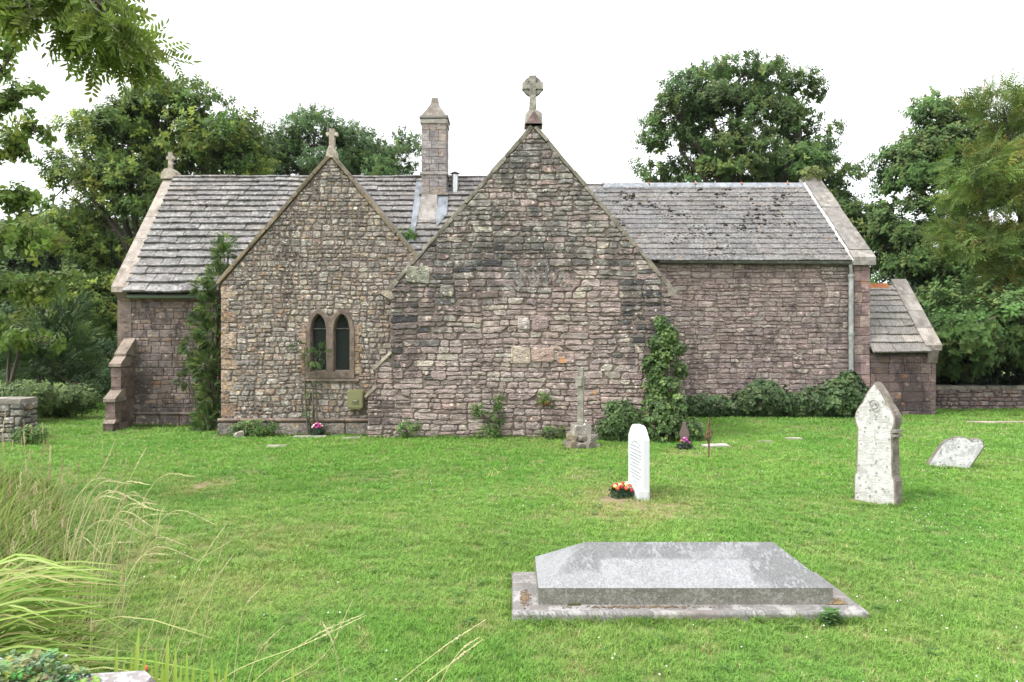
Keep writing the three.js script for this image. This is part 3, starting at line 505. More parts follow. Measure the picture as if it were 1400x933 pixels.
  part(ch, 'core', moved(block(w - 0.03, Y(160, cd) - 4.2, w - 0.03, 0.01, 0), cxm, (Y(160, cd) + 4.2) / 2, czm), M.mortar);
  const ctone = ['#8b8684', '#837e7c', '#938e8b', '#8f857d', '#86817f'];
  const cmap = [ca - 0.1, 4, w + 1, 4];
  const cmat = wallMat(wallTex(256, 512, cmap, { stain: () => 0.22, spots: [[12, 0.2, WHITE_LICHEN, 0.6, 41], [8, 0.05, OCHRE_LICHEN, 0.25, 42]] }), 0.012);
  const faces = [[{ o: V3(0, 0, -cd), U: V3(1, 0, 0), V: V3(0, 1, 0), N: V3(0, 0, 1) }, ca, cb], [{ o: V3(cb, 0, 0), U: V3(0, 0, -1), V: V3(0, 1, 0), N: V3(1, 0, 0) }, cd, cd + w]];
  for (const [fr, a, c] of faces) for (let y = Y(265, cd), k = 0; y < Y(161, cd) - 0.02; k++) {
    const h = Math.min(rr(0.16, 0.3), Y(161, cd) - y), cuts = k % 2 ? [0, 0.33, 0.7, 1] : [0, 0.28 + rnd() * 0.2, 1];
    for (let i = 0; i < cuts.length - 1; i++) { const u0 = lerp(a, c, cuts[i]) + 0.004, u1 = lerp(a, c, cuts[i + 1]) - 0.004; part(ch, 'block', stoneGeo([[u0, y], [u1, y], [u1, y + h - 0.008], [u0, y + h - 0.008]], fr, { z0: -0.04, z1: 0.006, bulge: 0.005, rough: 0.002, bevel: 0.008, map: [a - 0.1, 4, w + 1, 4] }, jitterc(one(pick(ctone)), 0.1)), cmat); }
    y += h;
  }
  const band = (y, h, o, m) => part(ch, 'moulded_band', moved(block(w + o * 2, h, w + o * 2, 0.03, 0.006), cxm, y, czm), m);
  band(Y(160, cd), 0.06, 0.045, M.copingGrey); band(Y(166, cd), 0.1, 0.025, M.cross); band(Y(237, cd), 0.06, 0.035, M.copingGrey); band(Y(265.5, cd), 0.05, 0.05, M.coping);
  const capR = [[w * 0.52, Y(158.5, cd)], [w * 0.36, Y(150, cd)], [w * 0.22, Y(142, cd)], [w * 0.15, Y(137, cd)], [w * 0.13, Y(129.5, cd)]];
  for (let i = 0; i < 4; i++) { const [r0, ya] = capR[i], [r1, yb] = capR[i + 1]; part(ch, 'cap_stone', hull([[r0, ya], [r1, yb - 0.002]].flatMap(([r, y]) => [[-1, -1], [1, -1], [1, 1], [-1, 1]].map(([sx, sz]) => V3(cxm + sx * r, y, czm + sz * r)))), stoneMats(['#8f877d', '#857d74'])); }
  part(ch, 'sloping_base', hull([V3(X(577, cd), Y(266, cd), -cd + 0.04), V3(X(598, cd), Y(266, cd), -cd + 0.04), V3(X(561, 16.62), Y(340, 16.62), -16.62), V3(X(597, 16.62), Y(340, 16.62), -16.62), V3(X(577, cd), Y(266, cd), -cd - 0.4), V3(X(598, cd), Y(266, cd), -cd - 0.4), V3(X(561, cd), Y(340, cd), -cd - 0.4), V3(X(598, cd), Y(340, cd), -cd - 0.4)]), stoneMat('#97928d'));
  const { F: RF } = slopeFrame(eave, ridge), onRoof = (a, e) => { let best = null, be = 9e9; for (let v = 0; v < 3.8; v += 0.02) { const d = -(RF.o.z + RF.V.z * v), y = RF.o.y + RF.V.y * v, q = Math.abs(466.5 - (y - EYE) / d * 1000 - e); if (q < be) { be = q; best = V3(X(a, d), y, -d); } } return best; };
  for (const l of [[[570, 256], [580, 256], [566, 338], [560, 338]], [[598, 262], [614, 258], [612, 300], [597, 318]]]) part(ch, 'lead_flashing', hull(l.flatMap(([a, e]) => { const p = onRoof(a, e); return [p.clone().addScaledVector(RF.N, 0.175), p.clone().addScaledVector(RF.N, 0.02)]; })), M.lead);
  // stove flue
  const fl = new THREE.Group(); fl.name = 'flue'; church.add(fl);
  part(fl, 'pipe', tube([P(622, 300, 17.8), P(622, 239, 17.8)], [0.085, 0.085], 14, true), M.steel);
  part(fl, 'rain_cap', moved(new THREE.CylinderGeometry(0.02, 0.12, 0.05, 16), X(622, 17.8), Y(236, 17.8), -17.8), M.iron);
}

{ // chancel: long wall, slate roof, parapet, downpipe, bushes come later
  rnd = rngOf(41);
  const F = frontFrame(-DC), x0 = 2.2, x1 = X(1166, DC), eave = [Y(358, DC), -DC + 0.12], ridge = [Y(255, 21.4), -21.4];
  const b = [3.4, -0.2, x1 - 3.4, 4.4];
  const map = wallTex(1024, 1024, b, { stain: (x, y) => Math.max(0.62 * g2(x, y, 4.2, 1.0, 0.8, 1.6), 0.4 * fbm(x * 0.8, y * 0.5, 3), 0.5 * g2(x, y, 7.5, 2.6, 1.2, 0.3)), spots: [[12, 0.18, WHITE_LICHEN, 0.7, 51], [6, 0.09, GREY_LICHEN, 0.55, 52], [8, 0.07, DARK_SPOT, 0.5, 53]] });
  const mat = wallMat(map, 0.045), tones = pal(['#8e7a78', '#806b69', '#9b8a84', '#a5978d', '#786462', '#93807b', '#8a7470', '#9a8f86'], 1.08, 0.45);
  part(church, 'wall_core', ridgeBody(x0, x1, [eave[0] - 0.06, -DC], [ridge[0] - 0.08, ridge[1]], -24.3, -0.2), M.mortar);
  const wall = part(church, 'chancel_wall', prism(px2([[880, 600], [880, 360], [1166, 360], [1166, 600]], DC), -DC - 0.3, -DC + 0.004), M.mortar);
  const geos = layStones({ u0: X(900, DC), u1: X(1160, DC), v0: Y(572, DC), v1: Y(361, DC), strip: 0.33, cell: 0.9, hmin: 0.085, hmax: 0.17, wmin: 0.2, wmax: 0.56, joint: 0.018, warp: 0.02, odd: 0.3, thin: 0.7, proud: 0.011, frame: F, opt: { z0: -0.05, z1: 0.026, bulge: 0.013, rough: 0.01, bevel: 0.012, round: 0.02, map: b }, colour: () => jitterc(pick(tones), 0.12) });
  addStones(wall, geos, mat, 'stone', 300);
  // roof
  const roof = new THREE.Group(); roof.name = 'slate_roof'; church.add(roof);
  const rmap = wallTex(1024, 512, [2.4, 0, 6.2, 4], { spots: [[15, 0.6, [0.95, 0.95, 0.93], 0.7, 61], [24, 0.5, [0.97, 0.97, 0.95], 0.75, 62], [11, 0.3, DARK_SPOT, 0.55, 63], [17, 0.3, DARK_SPOT, 0.5, 65], [7, 0.02, OCHRE_LICHEN, 0.5, 64]] });
  const hide = (u, v, f) => { const d = -(f.o.z + f.V.z * v), y = f.o.y + f.V.y * v, a = 700 + u / d * 1000, e = 466.5 - (y - EYE) / d * 1000; return a < 790 || a < 732 + (e - 170) * 0.86 - 14; };
  layRoof(roof, { name: 'slate', e: [eave[0] + 0.01, eave[1] + 0.05], r: [ridge[0] + 0.02, ridge[1]], x0: 2.1, x1: X(1160, DC), h0: 0.262, h1: 0.24, w: 0.36, th: 0.03, lap: 0.12, wav: 0.008, rough: 0.004, mat: wallMat(rmap, 0.014), hide, colour: () => jitterc(pick(pal(['#8a8886', '#7e7b7c', '#959390', '#84807e', '#6f6c6b', '#8f8783'], 0.6, 0.5)), 0.06) });
  const pat = []; const { L, F: RF } = slopeFrame(eave, ridge);
  for (let i = 0; i < 2200; i++) { // dark moss cushions, thicker in drifts
    const u = rr(2.8, 8.2), v = rr(0.1, L - 0.15); if (hide(u, v, RF) || fbm(u * 2.4 + 3, v * 3 + 8, 4) < 0.585 + 0.09 * gauss()) continue;
    const r = rr(0.014, 0.038) * (rnd() < 0.15 ? 1.6 : 1), g = new THREE.IcosahedronGeometry(r, 1), p = g.attributes.position; for (let k = 0; k < p.count; k++) { const f = 0.75 + 0.5 * vn(p.getX(k) * 40 + i, p.getY(k) * 40 + p.getZ(k) * 31); p.setXYZ(k, p.getX(k) * f * 1.1, p.getY(k) * f * 0.55, p.getZ(k) * f * 1.15); }
    const at = RF.o.clone().addScaledVector(RF.V, v).addScaledVector(RF.N, 0.068); g.applyMatrix4(new THREE.Matrix4().makeRotationX(-0.72)); g.translate(u, at.y, at.z); g.computeVertexNormals(); pat.push(g);
  }
  stuffPart(roof, 'moss_cushions', mergeGeometries(pat), M.moss);
  for (let u = 2.2; u < 8.5; u += 0.45) { if (700 + u / 21.4 * 1000 < 812) continue; for (const s of [1, -1]) part(roof, 'ridge_tile', hull([[0, 0.06], [s * 0.19, -0.1], [s * 0.19, -0.125], [0, 0.03]].flatMap(([z, y]) => [V3(u + 0.004, ridge[0] + 0.05 + y, ridge[1] + z), V3(u + 0.446, ridge[0] + 0.05 + y, ridge[1] + z)])), M.greyTile);
    if (Math.round(u / 0.45) % 3 === 0) part(roof, 'ridge_joint', moved(block(0.035, 0.035, 0.12, 0.01, 0.004), u, ridge[0] + 0.075, ridge[1] + 0.07, 0, 0, 0.6), M.orangeTile); }
  // parapet with coping lengths and lead flashing on its flank
  const par = new THREE.Group(); par.name = 'parapet'; church.add(par);
  const pxa = 8.56, pxb = 9.06, y0 = Y(352, 18.35), z0 = -18.25, y1 = Y(244, 21.4), z1 = -21.45;
  const f = (t) => [lerp(y0, y1, t), lerp(z0, z1, t)]; const cuts = [0, 0.08, 0.34, 0.6, 0.8, 1];
  for (let i = 0; i < 5; i++) { const [ya, za] = f(cuts[i]), [yb, zb] = f(cuts[i + 1] - 0.004), k = i % 2 * 0.012, o = i ? 0 : 0.03; part(par, 'coping_stone', hull([pxa - k - o, pxb + k + o].flatMap((x) => [V3(x, ya + k, za), V3(x, yb + k, zb), V3(x, ya - 0.2, za - (i ? 0.12 : 0)), V3(x, yb - 0.2, zb - 0.1)])), stoneMats(['#87827d', '#928d87', '#7d7975'])); }
  part(par, 'apex_stone', hull([pxa, pxb].flatMap((x) => [V3(x, y1 + 0.06, z1 + 0.05), V3(x, y1 + 0.06, z1 - 0.35), V3(x, y1 - 0.2, z1 + 0.1), V3(x, y1 - 0.2, z1 - 0.35)])), M.copingGrey);
  part(par, 'lead_flashing', (() => { const [ya, za] = f(0.005), [yb, zb] = f(0.985); return hull([pxa - 0.05, pxa + 0.01].flatMap((x, i) => [V3(x, ya - (i ? 0.04 : 0.12), za + 0.02), V3(x, yb - (i ? 0.04 : 0.12), zb), V3(x, ya - 0.25, za - 0.1), V3(x, yb - 0.25, zb)])); })(), M.flashing);
  part(par, 'gable_end', (() => { const s = new THREE.Shape([[18.42, -0.2], [18.42, y0 - 0.15], [21.45, y1 - 0.2], [24.3, y0 - 0.2], [24.3, -0.2]].map(([d, y]) => new THREE.Vector2(d, y))); const g = new THREE.ExtrudeGeometry(s, { depth: 0.4, bevelEnabled: false }); g.rotateY(Math.PI / 2); g.translate(pxa + 0.04, 0, 0); return boxUV(g); })(), stoneMat('#84716c'));
  const pf = frontFrame(-18.4), pb = [8.3, -0.2, 2.6, 4.6];
  const pmat = wallMat(wallTex(512, 512, pb, { stain: (x, y) => Math.max(0.9 * g2(x, y, 10.1, 0.6, 0.5, 0.9), 0.6 * g2(x, y, 9.6, 0.2, 1, 0.4), 0.15), spots: [[9, 0.12, WHITE_LICHEN, 0.7, 71], [6, 0.06, OCHRE_LICHEN, 0.4, 72]] }), 0.014);
  for (let y = -0.15; y < y0 - 0.16;) { const h = Math.min(rr(0.2, 0.34), y0 - 0.15 - y); const m = rnd() < 0.5 ? [pxa + 0.04, pxb - 0.05] : [pxa + 0.04, pxa + rr(0.18, 0.3), pxb - 0.05]; for (let i = 0; i < m.length - 1; i++) part(par, 'block', stoneGeo([[m[i] + 0.004, y], [m[i + 1] - 0.004, y], [m[i + 1] - 0.004, y + h - 0.01], [m[i] + 0.004, y + h - 0.01]], pf, { z0: -0.05, z1: 0.02, bulge: 0.008, rough: 0.004, bevel: 0.012, map: pb }, jitterc(one(pick(['#8a7572', '#927c77', '#7f6b68', '#97857c'])), 0.08)), pmat); y += h; }
  // gutter, downpipe
  part(church, 'gutter', tube([V3(X(900, DC), Y(357.5, DC), -DC + 0.15), V3(X(1163, DC), Y(360, DC), -DC + 0.15)], [0.06, 0.06], 10, true), M.gutter);
  const dp = new THREE.Group(); dp.name = 'downpipe'; church.add(dp); const dz = 18.32, dx = X(1164, dz);
  part(dp, 'pipe', tube([V3(dx, -0.05, -dz), V3(dx, Y(378, dz), -dz)], [0.062, 0.062], 12, true), M.pipe);
  part(dp, 'swan_neck', tube(curvePts([V3(dx, Y(380, dz), -dz), V3(dx, Y(370, dz), -dz), V3(X(1163, dz), Y(362, dz), -dz - 0.03)], 6), Array(7).fill(0.048), 10, true), M.gutter);
  for (const e of [377, 457, 510]) part(dp, 'collar', moved(new THREE.CylinderGeometry(0.078, 0.078, 0.07, 12), dx, Y(e, dz), -dz), M.pipe);
  // corbel by the gable's corner
  part(church, 'corbel', moved(block(0.2, 0.12, 0.3, 0.03, 0.02), X(922, 17.5), Y(399, 17.5), -17.5), M.coping);

  // low vestry beyond: wall of squared blocks, stone slates, coping
  rnd = rngOf(47);
  const ax0 = 9.0, ax1 = X(1280, DA), ae = [Y(484, DA), -DA + 0.1], ar = [Y(393, 19.9), -19.9];
  part(church, 'wall_core', ridgeBody(ax0, ax1 - 0.02, [ae[0] - 0.03, -DA - 0.02], [ar[0] - 0.08, ar[1]], -21.6, -0.2), M.mortarDark);
  const vw = new THREE.Group(); vw.name = 'vestry_wall'; church.add(vw);
  const vt = pal(['#6e5a58', '#5d4c4b', '#7b6664', '#6a5754', '#806d66'], 0.85), af = frontFrame(-DA);
  for (let y = -0.15; y < ae[0] - 0.06;) { const h = Math.min(rr(0.2, 0.3), ae[0] - 0.05 - y); for (let u = ax0 + 0.03 - rnd() * 0.2; u < ax1 - 0.03;) { const w2 = rr(0.28, 0.55), a = Math.max(u, ax0 + 0.03), c = Math.min(u + w2, ax1 - 0.005); u += w2; if (c - a < 0.05) continue; part(vw, 'block', stoneGeo([[a, y], [c - 0.01, y], [c - 0.01, y + h - 0.01], [a, y + h - 0.01]], af, { z0: -0.06, z1: 0.015, bulge: 0.007, rough: 0.004, bevel: 0.01, map: pb }, jitterc(pick(vt), 0.12)), pmat); } y += h; }
  const vr = new THREE.Group(); vr.name = 'slate_roof'; church.add(vr);
  layRoof(vr, { name: 'slate', e: [ae[0] + 0.02, ae[1] + 0.05], r: [ar[0], ar[1]], x0: ax0 - 0.02, x1: X(1270, DA) - 0.06, h0: 0.31, h1: 0.17, w: 0.8, th: 0.05, lap: 0.1, wav: 0.02, rough: 0.008, mat: wallMat(rmap, 0.02), colour: () => jitterc(pick(pal(['#8b8680', '#7c7773', '#979088', '#8f8a86'], 0.85)), 0.1) });
  for (let u = ax0; u < ax1 - 0.5; u += 0.4) part(vr, 'ridge_tile', hull([[0.17, -0.1], [0.05, 0.06], [-0.05, 0.06], [-0.17, -0.1]].flatMap(([z, y]) => [V3(u + 0.003, ar[0] + y + 0.05, ar[1] + z), V3(u + 0.397, ar[0] + y + 0.05, ar[1] + z)])), M.orangeTile);
  const vp = new THREE.Group(); vp.name = 'parapet'; church.add(vp);
  const qa = ax1 - 0.33, qb = ax1 + 0.08, ya0 = Y(472, DA), za0 = -DA + 0.14, yb0 = Y(381, 19.9), zb0 = -19.95;
  for (let i = 0; i < 4; i++) { const t0 = i / 4, t1 = (i + 1) / 4 - 0.005, g = (t) => [lerp(ya0, yb0, t), lerp(za0, zb0, t)], [p0, r0] = g(t0), [p1, r1] = g(t1); part(vp, 'coping_stone', hull([qa, qb].flatMap((x) => [V3(x, p0, r0), V3(x, p1, r1), V3(x, p0 - 0.13, r0 - 0.02), V3(x, p1 - 0.13, r1 - 0.05)])), stoneMats(['#8f8a84', '#85807b', '#989189'])); }
  part(vp, 'kneeler', hull([V3(qa + 0.08, ya0 - 0.12, za0 - 0.02), V3(qb - 0.06, ya0 - 0.12, za0 - 0.02), V3(qa + 0.08, ya0 - 0.45, -DA + 0.03), V3(qb - 0.07, ya0 - 0.45, -DA + 0.03), V3(qa + 0.08, ya0 - 0.12, -DA - 0.3), V3(qb - 0.06, ya0 - 0.12, -DA - 0.3), V3(qa + 0.08, ya0 - 0.45, -DA - 0.3), V3(qb - 0.07, ya0 - 0.45, -DA - 0.3)]), M.plinth);
  part(vp, 'gable_end', (() => { const s = new THREE.Shape([[DA + 0.0, -0.2], [DA + 0.0, ya0 - 0.13], [19.9, yb0 - 0.14], [21.6, ya0 - 0.2], [21.6, -0.2]].map(([d, y]) => new THREE.Vector2(d, y))); const g = new THREE.ExtrudeGeometry(s, { depth: 0.26, bevelEnabled: false }); g.rotateY(Math.PI / 2); g.translate(ax1 - 0.262, 0, 0); return boxUV(g); })(), stoneMat('#6d5c58'));
}
// ---------------------------------------------------------------- ground
const groundY = (x, z) => 0.05 * (fbm(x * 0.35 + 20, z * 0.35 + 40, 3) - 0.5) + (z < -27 ? (-27 - z) * 0.02 : 0) + (x < -9.5 && z < -13 ? Math.min(1, (-9.5 - x) * 0.12) * Math.min(1, (-13 - z) * 0.2) * 0.35 : 0);
const ON = (px, py) => { const d = EYE / ((py - 466.5) / FOCAL), x = X(px, d); return V3(x, groundY(x, -d), -d); };   // the point of the lawn seen at a pixel
const SPOTS = [[850, 682, 0.75, 1], [880, 690, 0.6, 0.9], [272, 667, 0.34, 1.6], [985, 612, 0.5, 0.3], [936, 622, 0.4, 0.7], [792, 612, 0.7, 0.5], [1130, 850, 0.6, 0.5], [1160, 690, 0.5, 0.35], [230, 760, 1.0, 0.65], [180, 700, 0.8, 0.4], [740, 840, 0.5, 0.35], [1210, 790, 0.8, 0.35], [300, 830, 0.6, 0.5], [560, 705, 1.2, 0.28], [660, 770, 0.9, 0.25], [1060, 700, 1.1, 0.28]].map(([a, e, r, k]) => { const p = ON(a, e); return [p.x, p.z, r, k]; });
function dryness(x, z) {
  let s = smoothstep(fbm(x * 0.9 + 3, z * 0.9, 4), 0.55, 0.8) * 0.4 + smoothstep(fbm(x * 3.1, z * 3.1 + 7, 3), 0.6, 0.8) * 0.3;
  for (const [a, b, r, k] of SPOTS) s += k * Math.exp(-((x - a) ** 2 + ((z - b) * 0.8) ** 2) / (r * r)) * (0.4 + 1.2 * vn(x * 5, z * 5));
  return clamp(s, 0, 1.2);
}
const soilAt = (x, z) => { let s = 0; for (const i of [0, 1, 2]) { const [a, b, r] = SPOTS[i]; s = Math.max(s, Math.exp(-((x - a) ** 2 + ((z - b) * 0.7) ** 2) / (r * r * 0.4)) * (0.5 + vn(x * 6, z * 6))); } return s; };
{
  rnd = rngOf(51);
  const xs = [], zs = []; for (let x = -160; x < -17; x += 13) xs.push(x); for (let x = -16; x <= 16; x += 0.2) xs.push(x); for (let x = 18; x <= 160; x += 14.2) xs.push(x);
  for (let z = 20; z > 0; z -= 4) zs.push(z); for (let z = 0; z >= -27; z -= 0.2) zs.push(z); for (let z = -30; z >= -420; z -= 13) zs.push(z);
  const pos = [], col = [], uv = [], idx = [];
  for (const z of zs) for (const x of xs) { pos.push(x, groundY(x, z), z); uv.push(x, z); const d = clamp(dryness(x, z), 0, 1), s = clamp(soilAt(x, z), 0, 1); let c = mixc([0.075, 0.115, 0.022], [0.17, 0.14, 0.06], d * 0.7); c = mixc(c, [0.19, 0.135, 0.09], s * 0.8); col.push(...c.map((k) => k * 1.5)); }
  const n = xs.length; for (let j = 0; j < zs.length - 1; j++) for (let i = 0; i < n - 1; i++) { const a = j * n + i; idx.push(a, a + 1, a + n, a + 1, a + n + 1, a + n); }
  const g = new THREE.BufferGeometry(); g.setAttribute('position', new THREE.Float32BufferAttribute(pos, 3)); g.setAttribute('color', new THREE.Float32BufferAttribute(col, 3)); g.setAttribute('uv', new THREE.Float32BufferAttribute(uv, 2)); g.setIndex(idx); g.computeVertexNormals();
  const tile = colourTex(512, 512, (u, v) => { const f = per((x, y) => fbm(x * 2, y * 2, 5), 12)(u, v); const k = 0.25 + 0.9 * f; return [k, k, k * 0.95]; });
  tile.repeat.set(0.7, 0.7);
  structure('ground', g, std({ vertexColors: true, map: tile, bumpMap: fineBump, bumpScale: 0.02, roughness: 1 }));
}
{ // a wooded hill far beyond the hedge
  const pos = [], idx = [], nx = 60, nz = 16;
  for (let j = 0; j <= nz; j++) for (let i = 0; i <= nx; i++) { const x = lerp(-420, 260, i / nx), z = lerp(-170, -380, j / nz), t = j / nz; pos.push(x, (x < -60 ? 1 : Math.exp(-(((x + 60) / 60) ** 2))) * 46 * Math.sin(Math.min(1, t * 1.3) * 1.57) * (0.85 + 0.3 * fbm(x * 0.012, z * 0.01, 3)) + 5 * t + 3 * vn(x * 0.12, z * 0.12), z); }
  for (let j = 0; j < nz; j++) for (let i = 0; i < nx; i++) { const a = j * (nx + 1) + i; idx.push(a, a + 1, a + nx + 1, a + 1, a + nx + 2, a + nx + 1); }
  const g = new THREE.BufferGeometry(); g.setAttribute('position', new THREE.Float32BufferAttribute(pos, 3)); g.setIndex(idx); g.computeVertexNormals();
  structure('hill', g, std({ color: rgb([0.035, 0.055, 0.02]), roughness: 1 }));
  // its woods: one mass of far crowns
  rnd = rngOf(52); const c = new THREE.IcosahedronGeometry(1, 1), q = c.attributes.position; for (let k = 0; k < q.count; k++) { const f = 0.8 + 0.4 * vn(q.getX(k) * 3 + 5, q.getY(k) * 3 + q.getZ(k) * 2); q.setXYZ(k, q.getX(k) * f, q.getY(k) * f, q.getZ(k) * f); } c.computeVertexNormals();
  const N = 1500, im = new THREE.InstancedMesh(c, std({ color: 0xffffff, roughness: 1 }), N), m = new THREE.Matrix4(), cl = new THREE.Color();
  for (let k = 0; k < N; k++) { const t = rnd(), x = rr(-330, -20), z = lerp(-165, -330, t), s = rr(2.5, 6), y = (x < -60 ? 1 : Math.exp(-(((x + 60) / 60) ** 2))) * 46 * Math.sin(Math.min(1, (-170 - z) / 210 * 1.3) * 1.57); m.compose(V3(x, Math.max(0, y) + s * 0.4, z), new THREE.Quaternion().setFromEuler(new THREE.Euler(0, rnd() * 6, 0)), V3(s, s * rr(0.7, 1.1), s)); im.setMatrixAt(k, m); const v = rr(0.7, 1.3); im.setColorAt(k, cl.setRGB(0.045 * v, 0.075 * v, 0.025 * v)); }
  im.name = 'woodland'; im.userData.kind = 'stuff'; meta(im, 'far woods on the hillside beyond the trees', 'woods'); scene.add(shade(im));
}

// ---------------------------------------------------------------- leaves, sprays and blades
function faces(list) { // list of [p, q, r] triangles, each point [x, y, z]
  const pos = []; for (const t of list) for (const p of t) pos.push(...p); const g = new THREE.BufferGeometry(); g.setAttribute('position', new THREE.Float32BufferAttribute(pos, 3)); g.computeVertexNormals(); return g;
}
// a leaf from base b along direction d with width w, folded along its midrib, drooping
function leafTris(b, dir, up, len, w, fold = 0.25, droop = 0.2, segs = 2) {
  const D = V3(...dir).normalize(), U = V3(...up), S = V3(0, 0, 0).crossVectors(D, U).normalize(), Nn = V3(0, 0, 0).crossVectors(S, D).normalize(), out = [];
  const at = (t, s) => { const ww = w * Math.sin(Math.PI * Math.pow(t, 0.8)) * 0.5, p = V3(...b).addScaledVector(D, len * t).addScaledVector(Nn, -droop * len * t * t + Math.abs(s) * fold * ww).addScaledVector(S, s * ww); return [p.x, p.y, p.z]; };
  const ts = segs === 2 ? [0, 0.45, 1] : [0, 0.25, 0.6, 1];
  for (let i = 0; i < ts.length - 1; i++) for (const s of [-1, 1]) {
    const a = at(ts[i], 0), c = at(ts[i + 1], 0), a1 = at(ts[i], s), c1 = at(ts[i + 1], s);
    if (i === 0) out.push(s > 0 ? [a, c1, c] : [a, c, c1]); else if (i === ts.length - 2) out.push(s > 0 ? [a, a1, c] : [a, c, a1]); else { out.push(s > 0 ? [a, a1, c] : [a, c, a1], s > 0 ? [a1, c1, c] : [a1, c, c1]); }
  }
  return out;
}
function broadSpray(n, len, w, reach, seed) { // leaves round a short twig growing along +y
  rnd = rngOf(seed); const t = [];
  for (let i = 0; i < n; i++) { const k = (i + 0.5) / n, a = i * 2.4 + gauss() * 0.4, b = [gauss() * reach * 0.25, k * reach, gauss() * reach * 0.25]; t.push(...leafTris(b, [Math.cos(a), 0.35 + gauss() * 0.35, Math.sin(a)], [0, 1, 0.01], len * rr(0.75, 1.2), w * rr(0.8, 1.15), 0.25, 0.25)); }
  return faces(t);
}
function pinnate(n, len, w, stalk, seed, segs = 3) {
  rnd = rngOf(seed); const t = [];
  for (let i = 0; i < n; i++) for (const s of [-1, 1]) { const y = stalk * (0.25 + 0.7 * i / n); t.push(...leafTris([0, y, -0.12 * y * y / stalk], [s, 0.75, -0.15 + gauss() * 0.1], [0, 0, 1], len * (1 - 0.25 * Math.abs(i / n - 0.5)) * rr(0.85, 1.1), w, 0.2, 0.25, segs)); }
  t.push(...leafTris([0, stalk * 0.96, -0.12 * stalk], [0, 1, -0.3], [0, 0, 1], len, w, 0.2, 0.3, segs));
  t.push([[-0.002, 0, 0], [0.002, 0, 0], [0, stalk, -0.12 * stalk]]);
  return faces(t);
}
function needleSpray(n, len, reach, seed) { // a drooping yew-like shoot
  rnd = rngOf(seed); const t = [];
  for (let br = 0; br < 5; br++) { const a = (br - 2) * 0.42 + gauss() * 0.1, L = reach * (1 - 0.14 * Math.abs(br - 2)) * rr(0.8, 1.1); for (let i = 0; i < n; i++) { const k = (i + 0.6) / n, y = Math.cos(a) * L * k, x = Math.sin(a) * L * k, z = -0.3 * L * k * k; for (const s of [-1, 1]) { const dx = Math.cos(a) * s * 0.9 + Math.sin(a) * 0.6, dy = -Math.sin(a) * s * 0.9 + Math.cos(a) * 0.6, l = len * rr(0.7, 1.2); t.push([[x, y, z], [x + dx * l * 0.6 + dy * 0.007, y + dy * l * 0.6 - dx * 0.007, z + gauss() * 0.006], [x + dx * l, y + dy * l, z - 0.01 + gauss() * 0.01]], [[x, y, z], [x + dx * l, y + dy * l, z - 0.01], [x + dx * l * 0.5 - dy * 0.007, y + dy * l * 0.5 + dx * 0.007, z]]); } } }
  return faces(t);
}
const leafMat = (o = {}) => phys({ color: 0xffffff, roughness: 0.75, transmission: 0.42, thickness: 0, ior: 1.35, specularIntensity: 0.5, ...o });
const GEO = {
  broad: broadSpray(9, 0.14, 0.095, 0.22, 61), small: broadSpray(11, 0.085, 0.055, 0.18, 62), ivy: broadSpray(7, 0.085, 0.085, 0.1, 63), ash: pinnate(5, 0.11, 0.036, 0.34, 64), ashFar: pinnate(5, 0.13, 0.045, 0.34, 65, 2), yew: mergeGeometries([pinnate(6, 0.1, 0.03, 0.42, 66, 2), pinnate(5, 0.09, 0.028, 0.34, 69, 2).rotateZ(0.7), pinnate(5, 0.09, 0.028, 0.34, 70, 2).rotateZ(-0.7)]), maple: broadSpray(6, 0.12, 0.11, 0.14, 67), shrub: broadSpray(10, 0.07, 0.045, 0.16, 68),
};
const LEAF = leafMat(), LEAF_GLOSS = leafMat({ roughness: 0.5, specularIntensity: 0.8, transmission: 0.25 });
const _q = new THREE.Quaternion(), _q2 = new THREE.Quaternion(), _up = V3(0, 1, 0), _m = new THREE.Matrix4();
// instances: list of { p, dir, s, c } in world metres
function leafCloud(parent, name, geo, mat, list) {
  const im = shade(new THREE.InstancedMesh(geo, mat, list.length)); im.name = name; im.userData.kind = 'stuff'; const o = parent.position, c = new THREE.Color();
  list.forEach((l, i) => { _q.setFromUnitVectors(_up, l.dir); _q2.setFromAxisAngle(_up, l.spin ?? rnd() * 6.283); _q.multiply(_q2); _m.compose(V3(l.p.x - o.x, l.p.y - o.y, l.p.z - o.z), _q, V3(l.s, l.s, l.s)); im.setMatrixAt(i, _m); im.setColorAt(i, c.setRGB(...l.c)); });
  parent.add(im); return im;
}
const sphereDir = () => { const z = rr(-1, 1), a = rnd() * 6.283, r = Math.sqrt(1 - z * z); return V3(r * Math.cos(a), z, r * Math.sin(a)); };
